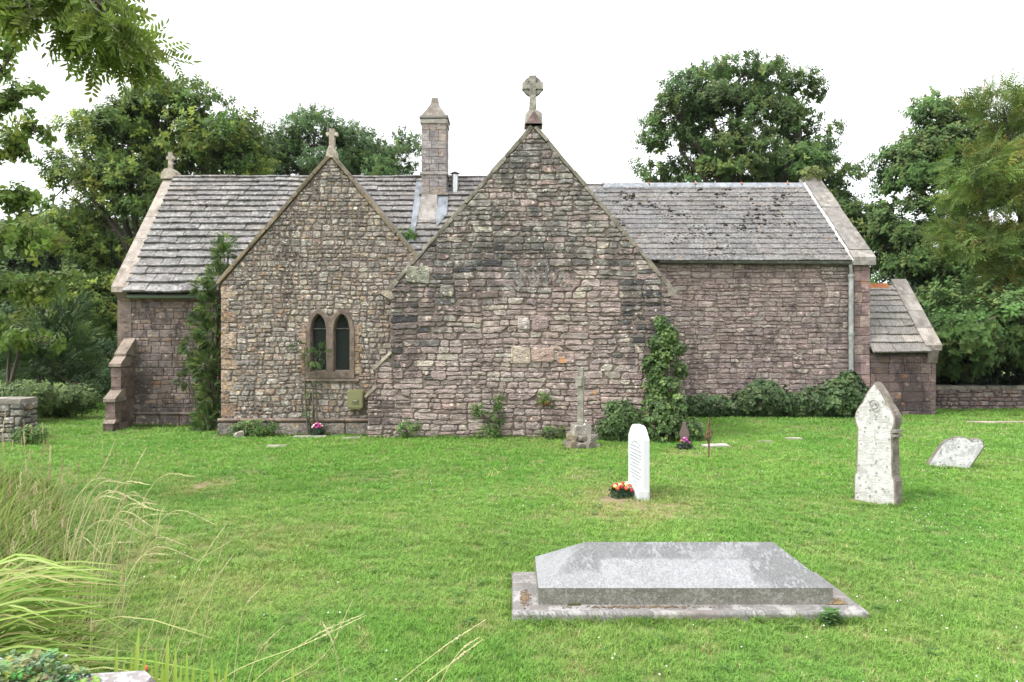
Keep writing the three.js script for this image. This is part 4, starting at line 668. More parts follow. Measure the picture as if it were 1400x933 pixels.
// blobs: [px, py, depth, radius x px, radius y px, radius z m]
function makeTree(o) {
  rnd = rngOf(o.seed);
  const base = V3(...o.base), t = thing(o.name, o.label, o.category ?? 'tree', o.base, o.group), wood = [], fine = [];
  const blobs = o.blobs.map(([a, e, d, rx, ry, rz]) => ({ c: P(a, e, d), r: V3(rx * d / 1000, ry * d / 1000, rz ?? rx * d / 1000 * 0.8) }));
  const fork = base.clone().lerp(V3(o.top?.[0] ?? base.x, o.fork, o.top?.[1] ?? base.z), 1);
  if (o.trunk) wood.push(tube(curvePts([base.clone().setY(base.y - 0.2), base.clone().lerp(fork, 0.3).add(V3(gauss() * 0.1, 0, 0)), base.clone().lerp(fork, 0.7), fork], 8), [1.35, 1.08, 1, 0.95, 0.9, 0.85, 0.8, 0.75, 0.7].map((k) => k * o.trunk), 9));
  const list = [];
  for (const b of blobs) {
    const start = fork.clone(), mid = start.clone().lerp(b.c, 0.5).add(V3(gauss() * 0.4, 0.3 * b.r.y, gauss() * 0.4)), r0 = (o.trunk || 0.12) * 0.42;
    const limb = curvePts([start, mid, b.c, b.c.clone().add(V3(gauss() * b.r.x * 0.3, b.r.y * 0.3, gauss() * b.r.z * 0.3))], 9); wood.push(tube(limb, limb.map((_, i) => r0 * (1 - 0.085 * i)), 6));
    const vol = Math.cbrt(b.r.x * b.r.y * b.r.z), nc = Math.max(4, Math.round((o.clumps ?? 16) * b.r.x * b.r.y));
    for (let k = 0; k < nc; k++) {
      const dir = sphereDir(); if (dir.y < -0.55 && rnd() < 0.6) dir.y *= -0.5;
      const rad = 0.5 + 0.5 * Math.sqrt(rnd()), cp = b.c.clone().add(V3(dir.x * b.r.x * rad, dir.y * b.r.y * rad, dir.z * b.r.z * rad)), cr = (o.clumpR ?? 0.55) * rr(0.6, 1.35);
      const from = limb[3 + Math.floor(rnd() * 6)]; if (k % 2 === 0) fine.push(tube([from, from.clone().lerp(cp, 0.55).add(V3(gauss() * 0.15, -0.08 * vol, gauss() * 0.15)), cp], [0.028, 0.02, 0.006].map((q) => q * (o.twig ?? 1)), 4));
      const tone = rr(0.72, 1.3), hue = gauss(), n = Math.round((o.sprays ?? 26) * (cr / 0.55) ** 2);
      for (let i = 0; i < n; i++) {
        const q = sphereDir().multiplyScalar(cr * Math.cbrt(rnd())); q.y *= o.flat ?? 0.62; const p = cp.clone().add(q);
        const d = V3(q.x / cr, (o.lift ?? 0.35), q.z / cr).addScaledVector(dir, 0.5).add(V3(gauss() * 0.5, gauss() * 0.4, gauss() * 0.5)); if (o.droop) d.y -= o.droop; d.normalize();
        const v = tone * rr(0.75, 1.25), c = o.colour; const mixed = o.colour2 && rnd() < (o.second ?? 0.2) * (1 + hue) ? o.colour2 : c;
        list.push({ p, dir: d, s: (o.size ?? 1) * rr(0.75, 1.25), c: [mixed[0] * v * (1 + hue * 0.12), mixed[1] * v, mixed[2] * v] });
      }
    }
  }
  const tr = part(t, o.trunk ? 'trunk' : 'stems', mergeGeometries([...wood, ...fine]), M.bark); void tr;
  leafCloud(t, 'crown', o.geo, o.mat ?? LEAF, list);
  return list.length;
}
// a leafy mass hugging a surface or heaped on the ground
function makeBush(o) {
  rnd = rngOf(o.seed); const t = thing(o.name, o.label, o.category, o.base, o.group), list = [], stems = [], B = V3(...o.base);
  for (const [a, e, d, rx, ry, rz, n] of o.blobs) {
    const c = P(a, e, d), r = V3(rx * d / 1000, ry * d / 1000, rz), cnt = Math.round(n ?? (o.n ?? 900) * r.x * r.y * 3.2);
    for (let i = 0; i < cnt; i++) {
      const dir = sphereDir(); if (dir.z < -0.3) dir.z *= -0.6;
      const lump = 0.55 + 0.8 * vn(dir.x * 3.1 + a, dir.y * 3.1 + dir.z * 2 + e), rad = (0.55 + 0.45 * Math.sqrt(rnd())) * lump, p = c.clone().add(V3(dir.x * r.x * rad, dir.y * r.y * rad, dir.z * r.z * rad));
      if (p.y < 0.02) p.y = rr(0.02, 0.12);
      const dd = dir.clone().add(V3(gauss() * 0.5, (o.lift ?? 0.25) + gauss() * 0.4, gauss() * 0.5 + 0.25)).normalize(), v = rr(0.6, 1.35) * (0.8 + 0.4 * vn(p.x * 4, p.y * 4 + p.z * 3)), cc = o.colour2 && rnd() < (o.second ?? 0.25) ? o.colour2 : o.colour;
      list.push({ p, dir: dd, s: (o.size ?? 1) * rr(0.7, 1.25), c: [cc[0] * v, cc[1] * v, cc[2] * v] });
    }
    const f = V3(lerp(c.x, B.x, 0.6), B.y, lerp(c.z, B.z, 0.6)); for (let k = 0; k < (o.stems ?? 3); k++) stems.push(tube([f.clone().add(V3(gauss() * 0.1, -0.03, gauss() * 0.05)), f.clone().lerp(c, 0.5).add(V3(gauss() * 0.08, 0, gauss() * 0.05)), c.clone().add(V3(gauss() * r.x * 0.5, gauss() * r.y * 0.4, 0))], [0.018, 0.014, 0.006], 5));
  }
  part(t, 'stems', mergeGeometries(stems), M.twig);
  leafCloud(t, 'foliage', o.geo, o.mat ?? LEAF, list); return t;
}
// ---------------------------------------------------------------- trees
const G1 = [0.105, 0.172, 0.036], GY = [0.215, 0.28, 0.05];
makeTree({ seed: 101, name: 'maple_tree', label: 'large spreading green tree behind the end of the nave, light leaf edges', group: 'trees round the churchyard', base: [X(205, 25), 0, -25], fork: 3.2, trunk: 0.32, geo: GEO.broad, clumps: 11, sprays: 29, clumpR: 0.56, colour: G1, colour2: GY, second: 0.3, size: 0.95,
  blobs: [[215, 165, 25, 70, 48], [285, 185, 25, 62, 50], [330, 215, 25.5, 45, 42], [150, 205, 24.5, 60, 45], [110, 255, 24, 58, 45], [190, 270, 25, 80, 60], [270, 265, 26, 80, 60], [95, 325, 24.5, 50, 45], [150, 375, 25, 62, 60], [115, 430, 24, 50, 50], [165, 455, 25, 50, 60], [235, 130, 25, 40, 22], [172, 170, 24.5, 35, 30]] });
makeTree({ seed: 102, name: 'sycamore_tree', label: 'dark green tree rising behind the roof beside the chimney', group: 'trees round the churchyard', base: [X(520, 30), 0, -30], fork: 4.5, trunk: 0.28, geo: GEO.small, clumps: 11, sprays: 34, clumpR: 0.62, colour: [0.085, 0.155, 0.05], colour2: [0.116, 0.181, 0.051], second: 0.2, size: 1.15,
  blobs: [[490, 205, 30, 42, 32], [535, 215, 30, 38, 34], [515, 245, 30, 58, 35], [450, 245, 30, 45, 35]] });
makeTree({ seed: 103, name: 'sycamore_tree', label: 'round topped green tree behind the nave ridge and small gable cross', group: 'trees round the churchyard', base: [X(410, 29), 0, -29], fork: 4.2, trunk: 0.28, geo: GEO.small, clumps: 11, sprays: 34, clumpR: 0.6, colour: [0.09, 0.16, 0.05], colour2: [0.123, 0.189, 0.051], second: 0.25, size: 1.15,
  blobs: [[430, 185, 29, 42, 32], [385, 205, 29, 42, 35], [470, 205, 29.5, 30, 30], [410, 240, 29, 65, 40], [350, 245, 29.5, 45, 40]] });
makeTree({ seed: 104, name: 'sycamore_tree', label: 'tall sycamore standing alone above the chancel roof ridge', group: 'trees round the churchyard', base: [X(1020, 28), 0, -28], fork: 5.2, trunk: 0.3, geo: GEO.broad, clumps: 11, sprays: 28, clumpR: 0.54, colour: [0.088, 0.155, 0.042], colour2: [0.131, 0.181, 0.046], second: 0.22,
  blobs: [[1010, 110, 28, 52, 42], [960, 125, 28, 40, 34], [930, 160, 27.5, 46, 34], [1000, 170, 28, 70, 50], [1075, 140, 28.5, 50, 42], [1095, 185, 28, 50, 36], [930, 205, 28, 52, 26], [905, 238, 28.5, 45, 16], [1000, 225, 28, 75, 38], [1080, 230, 28, 60, 36], [1130, 250, 28, 45, 34], [1160, 272, 28, 30, 26], [1150, 300, 27.5, 34, 24], [960, 255, 28.5, 60, 24], [1060, 262, 28.5, 60, 28]] });
makeTree({ seed: 105, name: 'lime_tree', label: 'dense green tree behind the vestry roof, beside the yew', group: 'trees round the churchyard', base: [X(1330, 27), 0, -27], fork: 2.6, trunk: 0.4, geo: GEO.broad, clumps: 12, sprays: 27, clumpR: 0.65, colour: [0.095, 0.17, 0.045], colour2: [0.13, 0.181, 0.051], second: 0.25, size: 1.05,
  blobs: [[1285, 170, 27, 36, 32], [1250, 235, 27, 46, 50], [1300, 240, 27, 70, 65], [1220, 330, 26.5, 42, 50], [1290, 340, 26, 70, 60], [1240, 400, 26, 48, 50], [1330, 420, 25, 70, 65], [1275, 470, 25.5, 50, 45], [1345, 480, 25, 70, 45], [1420, 430, 26, 60, 80], [1200, 318, 27.5, 24, 26], [1320, 440, 21.5, 46, 40, 1.5], [1380, 450, 21, 50, 40, 1.8], [1430, 440, 20.5, 50, 40, 1.8], [1345, 480, 20.8, 55, 22, 1.3], [1310, 490, 21.8, 40, 20, 1], [1340, 445, 19.6, 50, 36, 1.3], [1400, 440, 19.4, 50, 40, 1.4], [1460, 440, 19.4, 50, 40, 1.4], [1310, 470, 20, 30, 26, 0.9]] });
makeTree({ seed: 106, name: 'yew_tree', label: 'feathery olive green yew with drooping shoots over the low wall', group: 'trees round the churchyard', base: [X(1410, 21.5), 0, -21.5], fork: 2.2, trunk: 0.28, geo: GEO.yew, clumps: 13, sprays: 22, clumpR: 0.5, lift: 0.0, droop: 0.3, colour: [0.125, 0.195, 0.036], colour2: [0.24, 0.245, 0.05], second: 0.22, size: 1.15,
  blobs: [[1375, 165, 21.5, 40, 42], [1430, 190, 22, 70, 70], [1335, 245, 21, 46, 45], [1395, 280, 21, 70, 65], [1340, 330, 21, 44, 45], [1410, 370, 21, 66, 60], [1385, 400, 20.8, 46, 30]] });
[[60, 31, [[70, 330, 31, 60, 45], [20, 380, 31, 60, 60], [90, 430, 31, 60, 60], [40, 490, 31, 70, 50]], 'dark tree behind the tall leafy shrub at the churchyard edge'], [190, 33, [[170, 380, 33, 60, 70], [220, 330, 33, 60, 60], [180, 460, 33, 60, 60], [130, 500, 33, 60, 50]], 'dark tree half hidden behind the spreading tree by the nave']].forEach(([a, d, blobs, label], i) =>
  makeTree({ seed: 115 + i, name: 'ash_tree', label, group: 'trees round the churchyard', base: [X(a, d), 0, -d], fork: 2, trunk: 0.25, geo: GEO.broad, clumps: 9, sprays: 26, clumpR: 0.65, colour: [0.06, 0.1, 0.035], colour2: [0.09, 0.14, 0.045], second: 0.2, size: 1.15, blobs }));
// the dim wood behind the low wall
const deep = [[1300, 505, 22.5, 45], [1365, 500, 22.4, 55], [1430, 495, 22.2, 60], [1240, 480, 24, 45]];
deep.forEach(([a, e, d, r], i) => makeTree({ seed: 120 + i, name: 'holly_bush', label: ['dark holly thicket under the lime tree behind the low wall', 'dark holly thicket by the yew trunk behind the low wall', 'dark thicket at the far end of the low wall', 'dark thicket showing beside the vestry gable'][i], category: 'bush', group: 'dark bushes behind the low wall', base: [X(a, d), 0, -d], fork: 0.6, geo: GEO.ivy, clumps: 16, sprays: 30, clumpR: 0.45, colour: [0.029, 0.052, 0.02], size: 1.3, blobs: [[a, e, d, r, 42, 0.9], [a - 20, e - 50, d + 0.4, r, 40, 0.9], [a + 15, 528, d - 0.3, r * 1.1, 20, 0.8], [a - 30, 532, d, r * 0.9, 18, 0.8]] }));
// thicket at the other end, under the spreading tree
[[150, 500, 23, 45, 50, 'dark shrub in the shade under the spreading tree, beside the nave buttress'], [60, 470, 20, 60, 62, 'tall leafy shrub between the spreading tree and the hedge'], [105, 525, 19, 45, 26, 'low dark shrub at the foot of the tall leafy shrub'], [10, 430, 18.5, 50, 75, 'bushy green shrub by the end of the boundary wall']].forEach(([a, e, d, rx, ry, label], i) =>
  makeTree({ seed: 130 + i, name: 'shrub', label, category: 'shrub', group: 'shrubs by the boundary', base: [X(a, d), 0, -d], fork: 0.5, geo: i === 1 ? GEO.ashFar : GEO.shrub, clumps: 17, sprays: 30, clumpR: 0.42, colour: i % 2 ? [0.065, 0.116, 0.036] : [0.046, 0.087, 0.029], colour2: [0.116, 0.174, 0.051], second: 0.15, size: 1.3, blobs: [[a, e, d, rx, ry, 1], [a + 10, e + 35, d - 0.3, rx * 0.9, ry * 0.5, 0.9]] }));
[[40, 545, 16.5, 38, 18, 'pale green bramble heaped behind the boundary wall end'], [95, 548, 17.5, 36, 13, 'low pale bramble along the edge of the lawn by the shrubs']].forEach(([a, e, d, rx, ry, label], i) =>
  makeBush({ seed: 140 + i, name: 'bramble', label, category: 'bramble', group: 'brambles edging the lawn', base: [X(a, d), 0, -d], geo: GEO.shrub, colour: [0.109, 0.167, 0.058], colour2: [0.16, 0.217, 0.072], n: 1300, size: 1.0, blobs: [[a, e, d, rx, ry, 0.5], [a - 20, e + 8, d, rx * 0.7, ry * 0.7, 0.4]] }));

// ---------------------------------------------------------------- boughs that reach into the picture from trees beside the camera
function makeBough(o) {
  rnd = rngOf(o.seed); const t = thing(o.name, o.label, 'tree', o.base, o.group), wood = [], list = [];
  if (o.trunk) wood.push(tube(curvePts(o.trunk, 10), Array.from({ length: 11 }, (_, i) => lerp(o.r0, o.r0 * 0.55, i / 10)), 9));
  for (const b of o.boughs) {
    const pts = curvePts(b.pts.map(([a, e, d]) => P(a, e, d)), 14); wood.push(tube(pts, pts.map((_, i) => lerp(b.r ?? 0.03, 0.006, i / 14)), 6));
    for (let k = 0; k < b.twigs; k++) {
      const i = Math.floor(lerp(b.from ?? 1, 14.99, rnd())), s = pts[Math.min(14, i)], len = b.len * rr(0.4, 1.1), dir = sphereDir().multiply(V3(1, 0.7, 0.8)).add(V3(0, b.fall ?? -0.35, 0)).normalize(), e = s.clone().addScaledVector(dir, len), m = s.clone().lerp(e, 0.5).add(V3(0, 0.05, 0));
      wood.push(tube([s, m, e], [0.009, 0.007, 0.003], 4)); const tone = rr(0.75, 1.25);
      const n = b.leaves; for (let j = 0; j < n; j++) { const q = (j + 0.6) / n, p = q < 0.5 ? s.clone().lerp(m, q * 2) : m.clone().lerp(e, q * 2 - 1), d = dir.clone().add(sphereDir().multiplyScalar(0.9)).add(V3(0, o.hang ?? -0.25, 0)).normalize(), v = tone * rr(0.8, 1.2), c = rnd() < 0.25 ? o.colour2 : o.colour; list.push({ p, dir: d, s: (o.size ?? 1) * rr(0.75, 1.2), c: [c[0] * v, c[1] * v, c[2] * v] }); }
    }
  }
  part(t, 'trunk', mergeGeometries(wood), M.bark); leafCloud(t, 'crown', o.geo, o.mat ?? leafMat({ transmission: 0.58 }), list);
}
const ashB = P(-360, 980, 5.2).setY(0);
makeBough({ seed: 150, name: 'ash_tree', label: 'ash tree with a feathery leafy bough overhanging the sky', base: [ashB.x, 0, ashB.z], trunk: [ashB, ashB.clone().setY(2.4).add(V3(0.1, 0, 0)), P(-250, -60, 5.2), P(-60, -150, 5.2)], r0: 0.2, geo: GEO.ash, colour: [0.18, 0.26, 0.045], colour2: [0.16, 0.189, 0.036], size: 0.62, hang: -0.5,
  boughs: [{ pts: [[-60, -130, 5.2], [60, -30, 5.2], [130, 35, 5.3], [200, 78, 5.5]], r: 0.03, twigs: 48, len: 0.2, leaves: 5, from: 3 }, { pts: [[-60, -150, 5.2], [80, -40, 5.0], [135, 5, 4.9], [160, 50, 4.9]], r: 0.026, twigs: 36, len: 0.18, leaves: 5, from: 3 }, { pts: [[-100, -80, 5.2], [-10, -30, 5.1], [30, 0, 5.0], [45, 18, 5.0]], r: 0.02, twigs: 20, len: 0.14, leaves: 4, from: 4 }, { pts: [[0, -70, 5.2], [90, 20, 5.2], [125, 50, 5.2], [140, 78, 5.2]], r: 0.02, twigs: 22, len: 0.16, leaves: 4, from: 5 }] });
const mapB = P(-330, 700, 8).setY(0);
makeBough({ seed: 151, name: 'field_maple', label: 'light green maple reaching in over the tall grass', base: [mapB.x, 0, mapB.z], trunk: [mapB, mapB.clone().setY(1.6), P(-280, 250, 8), P(-200, 60, 8)], r0: 0.16, geo: GEO.maple, colour: [0.14, 0.22, 0.045], colour2: [0.217, 0.261, 0.058], size: 0.62, hang: 0.1,
  boughs: [{ pts: [[-250, 150, 8], [-90, 110, 8], [-10, 110, 8], [22, 60, 8]], twigs: 22, len: 0.22, leaves: 5, fall: 0.15, from: 7 }, { pts: [[-250, 240, 8], [-90, 220, 8], [0, 215, 8], [48, 180, 8]], twigs: 28, len: 0.22, leaves: 5, fall: 0.1, from: 7 }, { pts: [[-250, 300, 8], [-80, 170, 8], [-10, 150, 8], [30, 130, 8]], twigs: 20, len: 0.2, leaves: 5, fall: 0.1, from: 7 },
    { pts: [[-250, 360, 8], [-90, 330, 8], [10, 330, 8], [70, 330, 7.8]], twigs: 34, len: 0.28, leaves: 5, fall: -0.1, from: 6 }, { pts: [[-250, 400, 8], [-90, 390, 8], [20, 400, 8], [80, 385, 7.8]], twigs: 38, len: 0.28, leaves: 5, fall: -0.1, from: 6 }, { pts: [[-250, 400, 8], [-90, 440, 8], [0, 455, 8], [55, 470, 7.8]], twigs: 34, len: 0.28, leaves: 5, fall: -0.15, from: 6 }, { pts: [[-250, 350, 8], [-60, 290, 8], [10, 275, 8], [40, 290, 8]], twigs: 22, len: 0.18, leaves: 5, fall: 0, from: 7 }] });

// ---------------------------------------------------------------- creepers and bushes against the church
makeBush({ seed: 160, name: 'creeper', label: 'dark green creeper climbing the corner of the big gable', category: 'creeper', base: [X(905, 13.9), 0, -13.8], geo: GEO.ivy, mat: LEAF_GLOSS, stems: 2, colour: [0.062, 0.115, 0.03], colour2: [0.123, 0.181, 0.051], size: 0.68, n: 540,
  blobs: [[908, 588, 13.6, 32, 20, 0.35], [905, 563, 13.7, 22, 22, 0.28], [898, 545, 13.8, 14, 20, 0.16], [912, 528, 13.8, 15, 16, 0.16], [899, 508, 13.85, 14, 17, 0.13], [908, 486, 13.88, 15, 14, 0.1], [900, 470, 13.9, 12, 10, 0.07, 90], [914, 458, 13.9, 11, 11, 0.07, 90], [904, 444, 13.92, 6, 8, 0.05, 40], [876, 592, 13.7, 18, 12, 0.25], [944, 592, 13.7, 16, 16, 0.25], [928, 476, 13.92, 9, 6, 0.06, 36], [925, 560, 13.75, 12, 22, 0.2], [890, 530, 13.85, 8, 8, 0.08, 40], [885, 500, 13.92, 5, 10, 0.05, 24], [930, 505, 13.9, 7, 8, 0.06, 30]] });
makeBush({ seed: 161, name: 'bush', label: 'low leafy bush at the foot of the big gable beside the creeper', category: 'bush', base: [X(850, 13.7), 0, -13.7], geo: GEO.shrub, colour: [0.08, 0.138, 0.043], colour2: [0.116, 0.189, 0.065], n: 1400, blobs: [[850, 582, 13.7, 24, 17, 0.24], [838, 590, 13.7, 14, 10, 0.2], [846, 562, 13.8, 12, 8, 0.1]] });
makeBush({ seed: 162, name: 'ivy_bush', label: 'ivy heap running along the foot of the chancel wall', category: 'bush', base: [X(1040, 18.1), 0, -18.1], geo: GEO.ivy, mat: LEAF_GLOSS, colour: [0.058, 0.104, 0.035], colour2: [0.094, 0.123, 0.051], n: 900, size: 0.95,
  blobs: [[1040, 548, 18, 38, 20, 0.4], [975, 557, 18.1, 32, 12, 0.3], [1005, 560, 18.1, 22, 10, 0.3], [950, 556, 18.1, 14, 12, 0.3], [1090, 558, 18.1, 22, 12, 0.3], [1105, 552, 18, 28, 18, 0.4]] });
makeBush({ seed: 163, name: 'ivy_bush', label: 'glossy ivy heap round the foot of the downpipe', category: 'bush', base: [X(1160, 18.0), 0, -18.0], geo: GEO.ivy, mat: LEAF_GLOSS, colour: [0.058, 0.109, 0.035], colour2: [0.087, 0.131, 0.043], n: 900, size: 0.95, blobs: [[1150, 545, 17.95, 34, 24, 0.4], [1180, 552, 17.95, 24, 16, 0.35], [1160, 522, 18.05, 14, 12, 0.2], [1130, 556, 18, 26, 14, 0.4]] });
makeBush({ seed: 164, name: 'creeper', label: 'feathery green creeper in the corner between nave wall and small gable', category: 'creeper', base: [X(290, 15.4), 0, -15.4], geo: GEO.ashFar, colour: [0.087, 0.152, 0.041], colour2: [0.174, 0.239, 0.058], second: 0.3, size: 0.5, n: 780, lift: -0.1,
  blobs: [[288, 575, 15.3, 15, 20, 0.3], [291, 535, 15.4, 12, 26, 0.28], [284, 498, 15.4, 15, 16, 0.3], [290, 462, 15.5, 11, 22, 0.25], [291, 420, 15.5, 12, 20, 0.28], [299, 382, 15.4, 14, 12, 0.26], [308, 352, 15.4, 9, 14, 0.2], [312, 334, 15.4, 5, 8, 0.1, 30], [300, 340, 15.4, 4, 10, 0.1, 26], [280, 392, 15.5, 13, 6, 0.2, 60], [262, 472, 15.5, 11, 8, 0.14, 50], [268, 500, 15.5, 10, 7, 0.14, 50], [256, 520, 15.6, 12, 6, 0.12, 40], [276, 588, 15.1, 8, 7, 0.2], [272, 444, 15.5, 8, 8, 0.14, 40]] });
makeBush({ seed: 165, name: 'climber', label: 'thin young climber growing up past the lancet window', category: 'climber', base: [X(428, 14.25), 0, -14.25], geo: GEO.ashFar, colour: [0.08, 0.145, 0.043], colour2: [0.145, 0.217, 0.058], size: 0.36, stems: 1, lift: -0.1, blobs: [[430, 490, 14.25, 11, 11, 0.06, 44], [414, 474, 14.25, 10, 5, 0.05, 14], [440, 482, 14.25, 8, 6, 0.05, 16], [426, 530, 14.28, 8, 8, 0.05, 14], [424, 562, 14.28, 6, 10, 0.04, 10]] });
[[678, 577, 6, 20, 34, 'weedy plant growing up the big gable near its middle'], [755, 594, 14, 6, 60, 'low leafy weed at the gable foot beside the stone cross'], [670, 593, 14, 6, 44, 'low weed at the gable foot under the wall plant'], [556, 590, 12, 9, 40, 'small weed at the foot of the big gable near its buttress'], [655, 562, 6, 6, 20, 'tiny tuft rooted in the big gable wall'], [350, 588, 28, 6, 130, 'low green growth along the plinth of the small gable'], [745, 545, 5, 9, 16, 'small yellowish plant in the big gable joints'], [680, 548, 5, 8, 20, 'small green tuft sprouting from the big gable joints'], [40, 598, 20, 9, 120, 'dark weed clump at the foot of the boundary wall']].forEach(([a, e, rx, ry, n, label], i) => {
  const d = i === 5 ? 14.2 : i === 8 ? 13.2 : 13.9; makeBush({ seed: 170 + i, name: 'weed', label, category: 'weed', group: 'weeds along the walls', base: [X(a, d), i === 4 || i === 6 || i === 7 ? Y(e + ry, d) : 0, -d], geo: GEO.shrub, colour: [0.102, 0.174, 0.051], colour2: [0.145, 0.217, 0.058], size: 0.75, stems: 2, blobs: [[a, e, d, rx, ry, 0.1, n]] }); });
makeBush({ seed: 180, name: 'weed', label: 'yellowish tuft growing on top of the chancel parapet', category: 'weed', group: 'weeds on the roofs', base: [X(1112, 21.5), Y(244, 21.5), -21.5], geo: GEO.shrub, colour: [0.203, 0.232, 0.072], size: 1, stems: 2, blobs: [[1112, 240, 21.5, 12, 6, 0.2, 60]] });
makeBush({ seed: 181, name: 'weed', label: 'bright green tuft in the valley by the chimney foot', category: 'weed', group: 'weeds on the roofs', base: [X(560, 16.8), Y(332, 16.8), -16.8], geo: GEO.shrub, colour: [0.131, 0.246, 0.058], size: 0.9, stems: 2, blobs: [[559, 323, 16.8, 7, 8, 0.12, 34]] });
// ---------------------------------------------------------------- graves and small things
const cut = [];   // footprints kept free of grass: [x, z, half width, half depth, turn]
const freeOf = (x, z) => { for (const [a, b, hw, hd, t] of cut) { const dx = x - a, dz = z - b, u = dx * Math.cos(t) - dz * Math.sin(t), v = dx * Math.sin(t) + dz * Math.cos(t); if (Math.abs(u) < hw && Math.abs(v) < hd) return false; } return true; };
cut.push([X(720, 17), -17.6, 3.2, 3.62, 0], [-3.6, -17, 2.32, 2.68, 0], [-5.2, -18, 3.3, 2.05, 0], [6, -21, 4.9, 2.6, 0], [-8.34, -15.6, 0.14, 0.5, 0]);

{ // coped ledger tomb
  rnd = rngOf(201);
  const t = thing('tomb', 'low hipped granite tomb on a stone kerb, patched with white lichen', 'tomb', [1.19, 0, -5.28]);
  cut.push([1.19, -5.28, 1.2, 0.44, 0]);
  const kmap = colourTex(512, 256, (u, v) => { const x = u * 2.4, y = v * 0.9, g = vn(x * 160, y * 160), f = fbm(x * 6, y * 6, 4), l = smoothstep(fbm(x * 9 + 3, y * 9, 4) + (g - 0.5) * 0.3, 0.5, 0.62), r = smoothstep(fbm(x * 3 + 9, y * 5, 4) + (vn(x * 60, y * 60) - 0.5) * 0.35, 0.56, 0.72); let c = [0.15, 0.142, 0.135].map((k) => k * (0.6 + 0.8 * g) * (0.7 + 0.6 * f)); c = mixc(c, [0.3, 0.29, 0.28], l * 0.75); return mixc(c, [0.16, 0.13, 0.112], r * 0.5); });
  const km = std({ map: kmap, roughness: 0.95, bumpMap: fineBump, bumpScale: 0.008 });
  const kerb = (() => { const w = 2.38, d = 0.86, h = 0.13, n = 26, pts = []; // worn slab with an uneven arris
    const ring = []; for (let i = 0; i <= n; i++) ring.push([-w / 2 + w * i / n, d / 2]); for (let i = 1; i <= 8; i++) ring.push([w / 2, d / 2 - d * i / 8]); for (let i = 1; i <= n; i++) ring.push([w / 2 - w * i / n, -d / 2]); for (let i = 1; i < 8; i++) ring.push([-w / 2, -d / 2 + d * i / 8]);
    const k = ring.length, pos = [], uv = [], idx = []; const put = (x, y, z) => { pos.push(x, y, z); uv.push(x / 2.4 + 0.5 + y * 0.2, z / 0.9 + 0.5 + y); };
    for (const [x, z] of ring) put(x, -h + 0.03, z); for (const [x, z] of ring) { const j = 1 + gauss() * 0.004; put(x * j, 0.045 + gauss() * 0.005, z * j); } for (const [x, z] of ring) put(x * 0.991, 0.068 + gauss() * 0.003, z * 0.975); for (const [x, z] of ring) put(x * 0.93, 0.072, z * 0.8);
    for (let l = 0; l < 3; l++) for (let i = 0; i < k; i++) { const j = (i + 1) % k, a = l * k; idx.push(a + i, a + j, a + k + i, a + j, a + k + j, a + k + i); } put(0, 0.072, 0); for (let i = 0; i < k; i++) idx.push(3 * k + i, 3 * k + (i + 1) % k, 4 * k);
    void pts; const g = new THREE.BufferGeometry(); g.setAttribute('position', new THREE.Float32BufferAttribute(pos, 3)); g.setAttribute('uv', new THREE.Float32BufferAttribute(uv, 2)); g.setIndex(idx); g.computeVertexNormals(); g.translate(1.19, 0.0, -5.28); return g; })();
  part(t, 'kerb', kerb, km);
  const x0 = 0.18, x1 = 2.19, zf = -4.985, zb = -5.71, yb = 0.07, ye = 0.185, yr = 0.4, rx0 = 0.535, rx1 = 1.91, zr = (zf + zb) / 2;
  // granite speckle with lichen: (u, v) = plan position over the slab
  const smap = colourTex(1024, 512, (u, v) => {
    const x = u * 2.01, y = v * 0.725, s = vn(x * 230, y * 230), s2 = vn(x * 110 + 5, y * 110), f = fbm(x * 5, y * 7, 4), pa = 736 + u * 402;
    let c = [0.122, 0.124, 0.124].map((k) => k * (0.62 + 0.5 * s + 0.3 * s2));
    // where the lichen has taken: the lower middle of the slope, one end, and specks elsewhere
    let a = Math.max(smoothstep(u, 0.2, 0.25) * (1 - smoothstep(u + (f - 0.5) * 0.1, 0.72, 0.8)) * smoothstep(v, 0.235, 0.27) * 0 + (1 - smoothstep(Math.abs(u - 0.49 + (f - 0.5) * 0.05), 0.25, 0.275)) * (1 - smoothstep(v + (f - 0.5) * 0.09 + (s - 0.5) * 0.03, 0.3, 0.33)) * (0.72 + 0.5 * f), 0.95 * (1 - smoothstep(u + v * 0.1 + (f - 0.5) * 0.3, 0.1, 0.24)), 0.9 * g2(u, v, 0.66, 0.36, 0.07, 0.06));
    a = Math.max(a, (1 - smoothstep(v + (f - 0.5) * 0.25, 0.16, 0.22)) * (1 - smoothstep(u + (f - 0.5) * 0.2, 0.72, 0.82)) * 0.85, v > 0.55 ? 0.6 : 0);
    const speck = smoothstep(fbm(x * 62, y * 40, 3) + (fbm(x * 14, y * 11, 3) - 0.5) * 0.7, 0.56, 0.68) * (0.3 + 0.7 * smoothstep(fbm(x * 3 + 2, y * 3, 3), 0.4, 0.6));
    const cover = clamp(Math.max(a * (0.6 + 0.5 * s) * (0.75 + 0.5 * f), speck * 0.62), 0, 1); void pa;
    c = mixc(c, [0.265, 0.268, 0.275].map((k) => k * (0.7 + 0.45 * s2)), cover * 0.85);
    return c;
  });
  const pos = [], uv = [], quad = (...p) => { const tri = p.length === 4 ? [0, 1, 2, 0, 2, 3] : [0, 1, 2]; for (const i of tri) { pos.push(...p[i]); uv.push((p[i][0] - x0) / (x1 - x0), (zf - p[i][2]) / (zf - zb)); } };
  const e = 0.006, A = [x0, ye, zf], B = [x1, ye, zf], C = [x1, ye, zb], D = [x0, ye, zb], R0 = [rx0, yr, zr], R1 = [rx1, yr, zr]; void e;
  quad(A, B, R1, R0); quad(B, C, R1); quad(C, D, R0, R1); quad(D, A, R0);
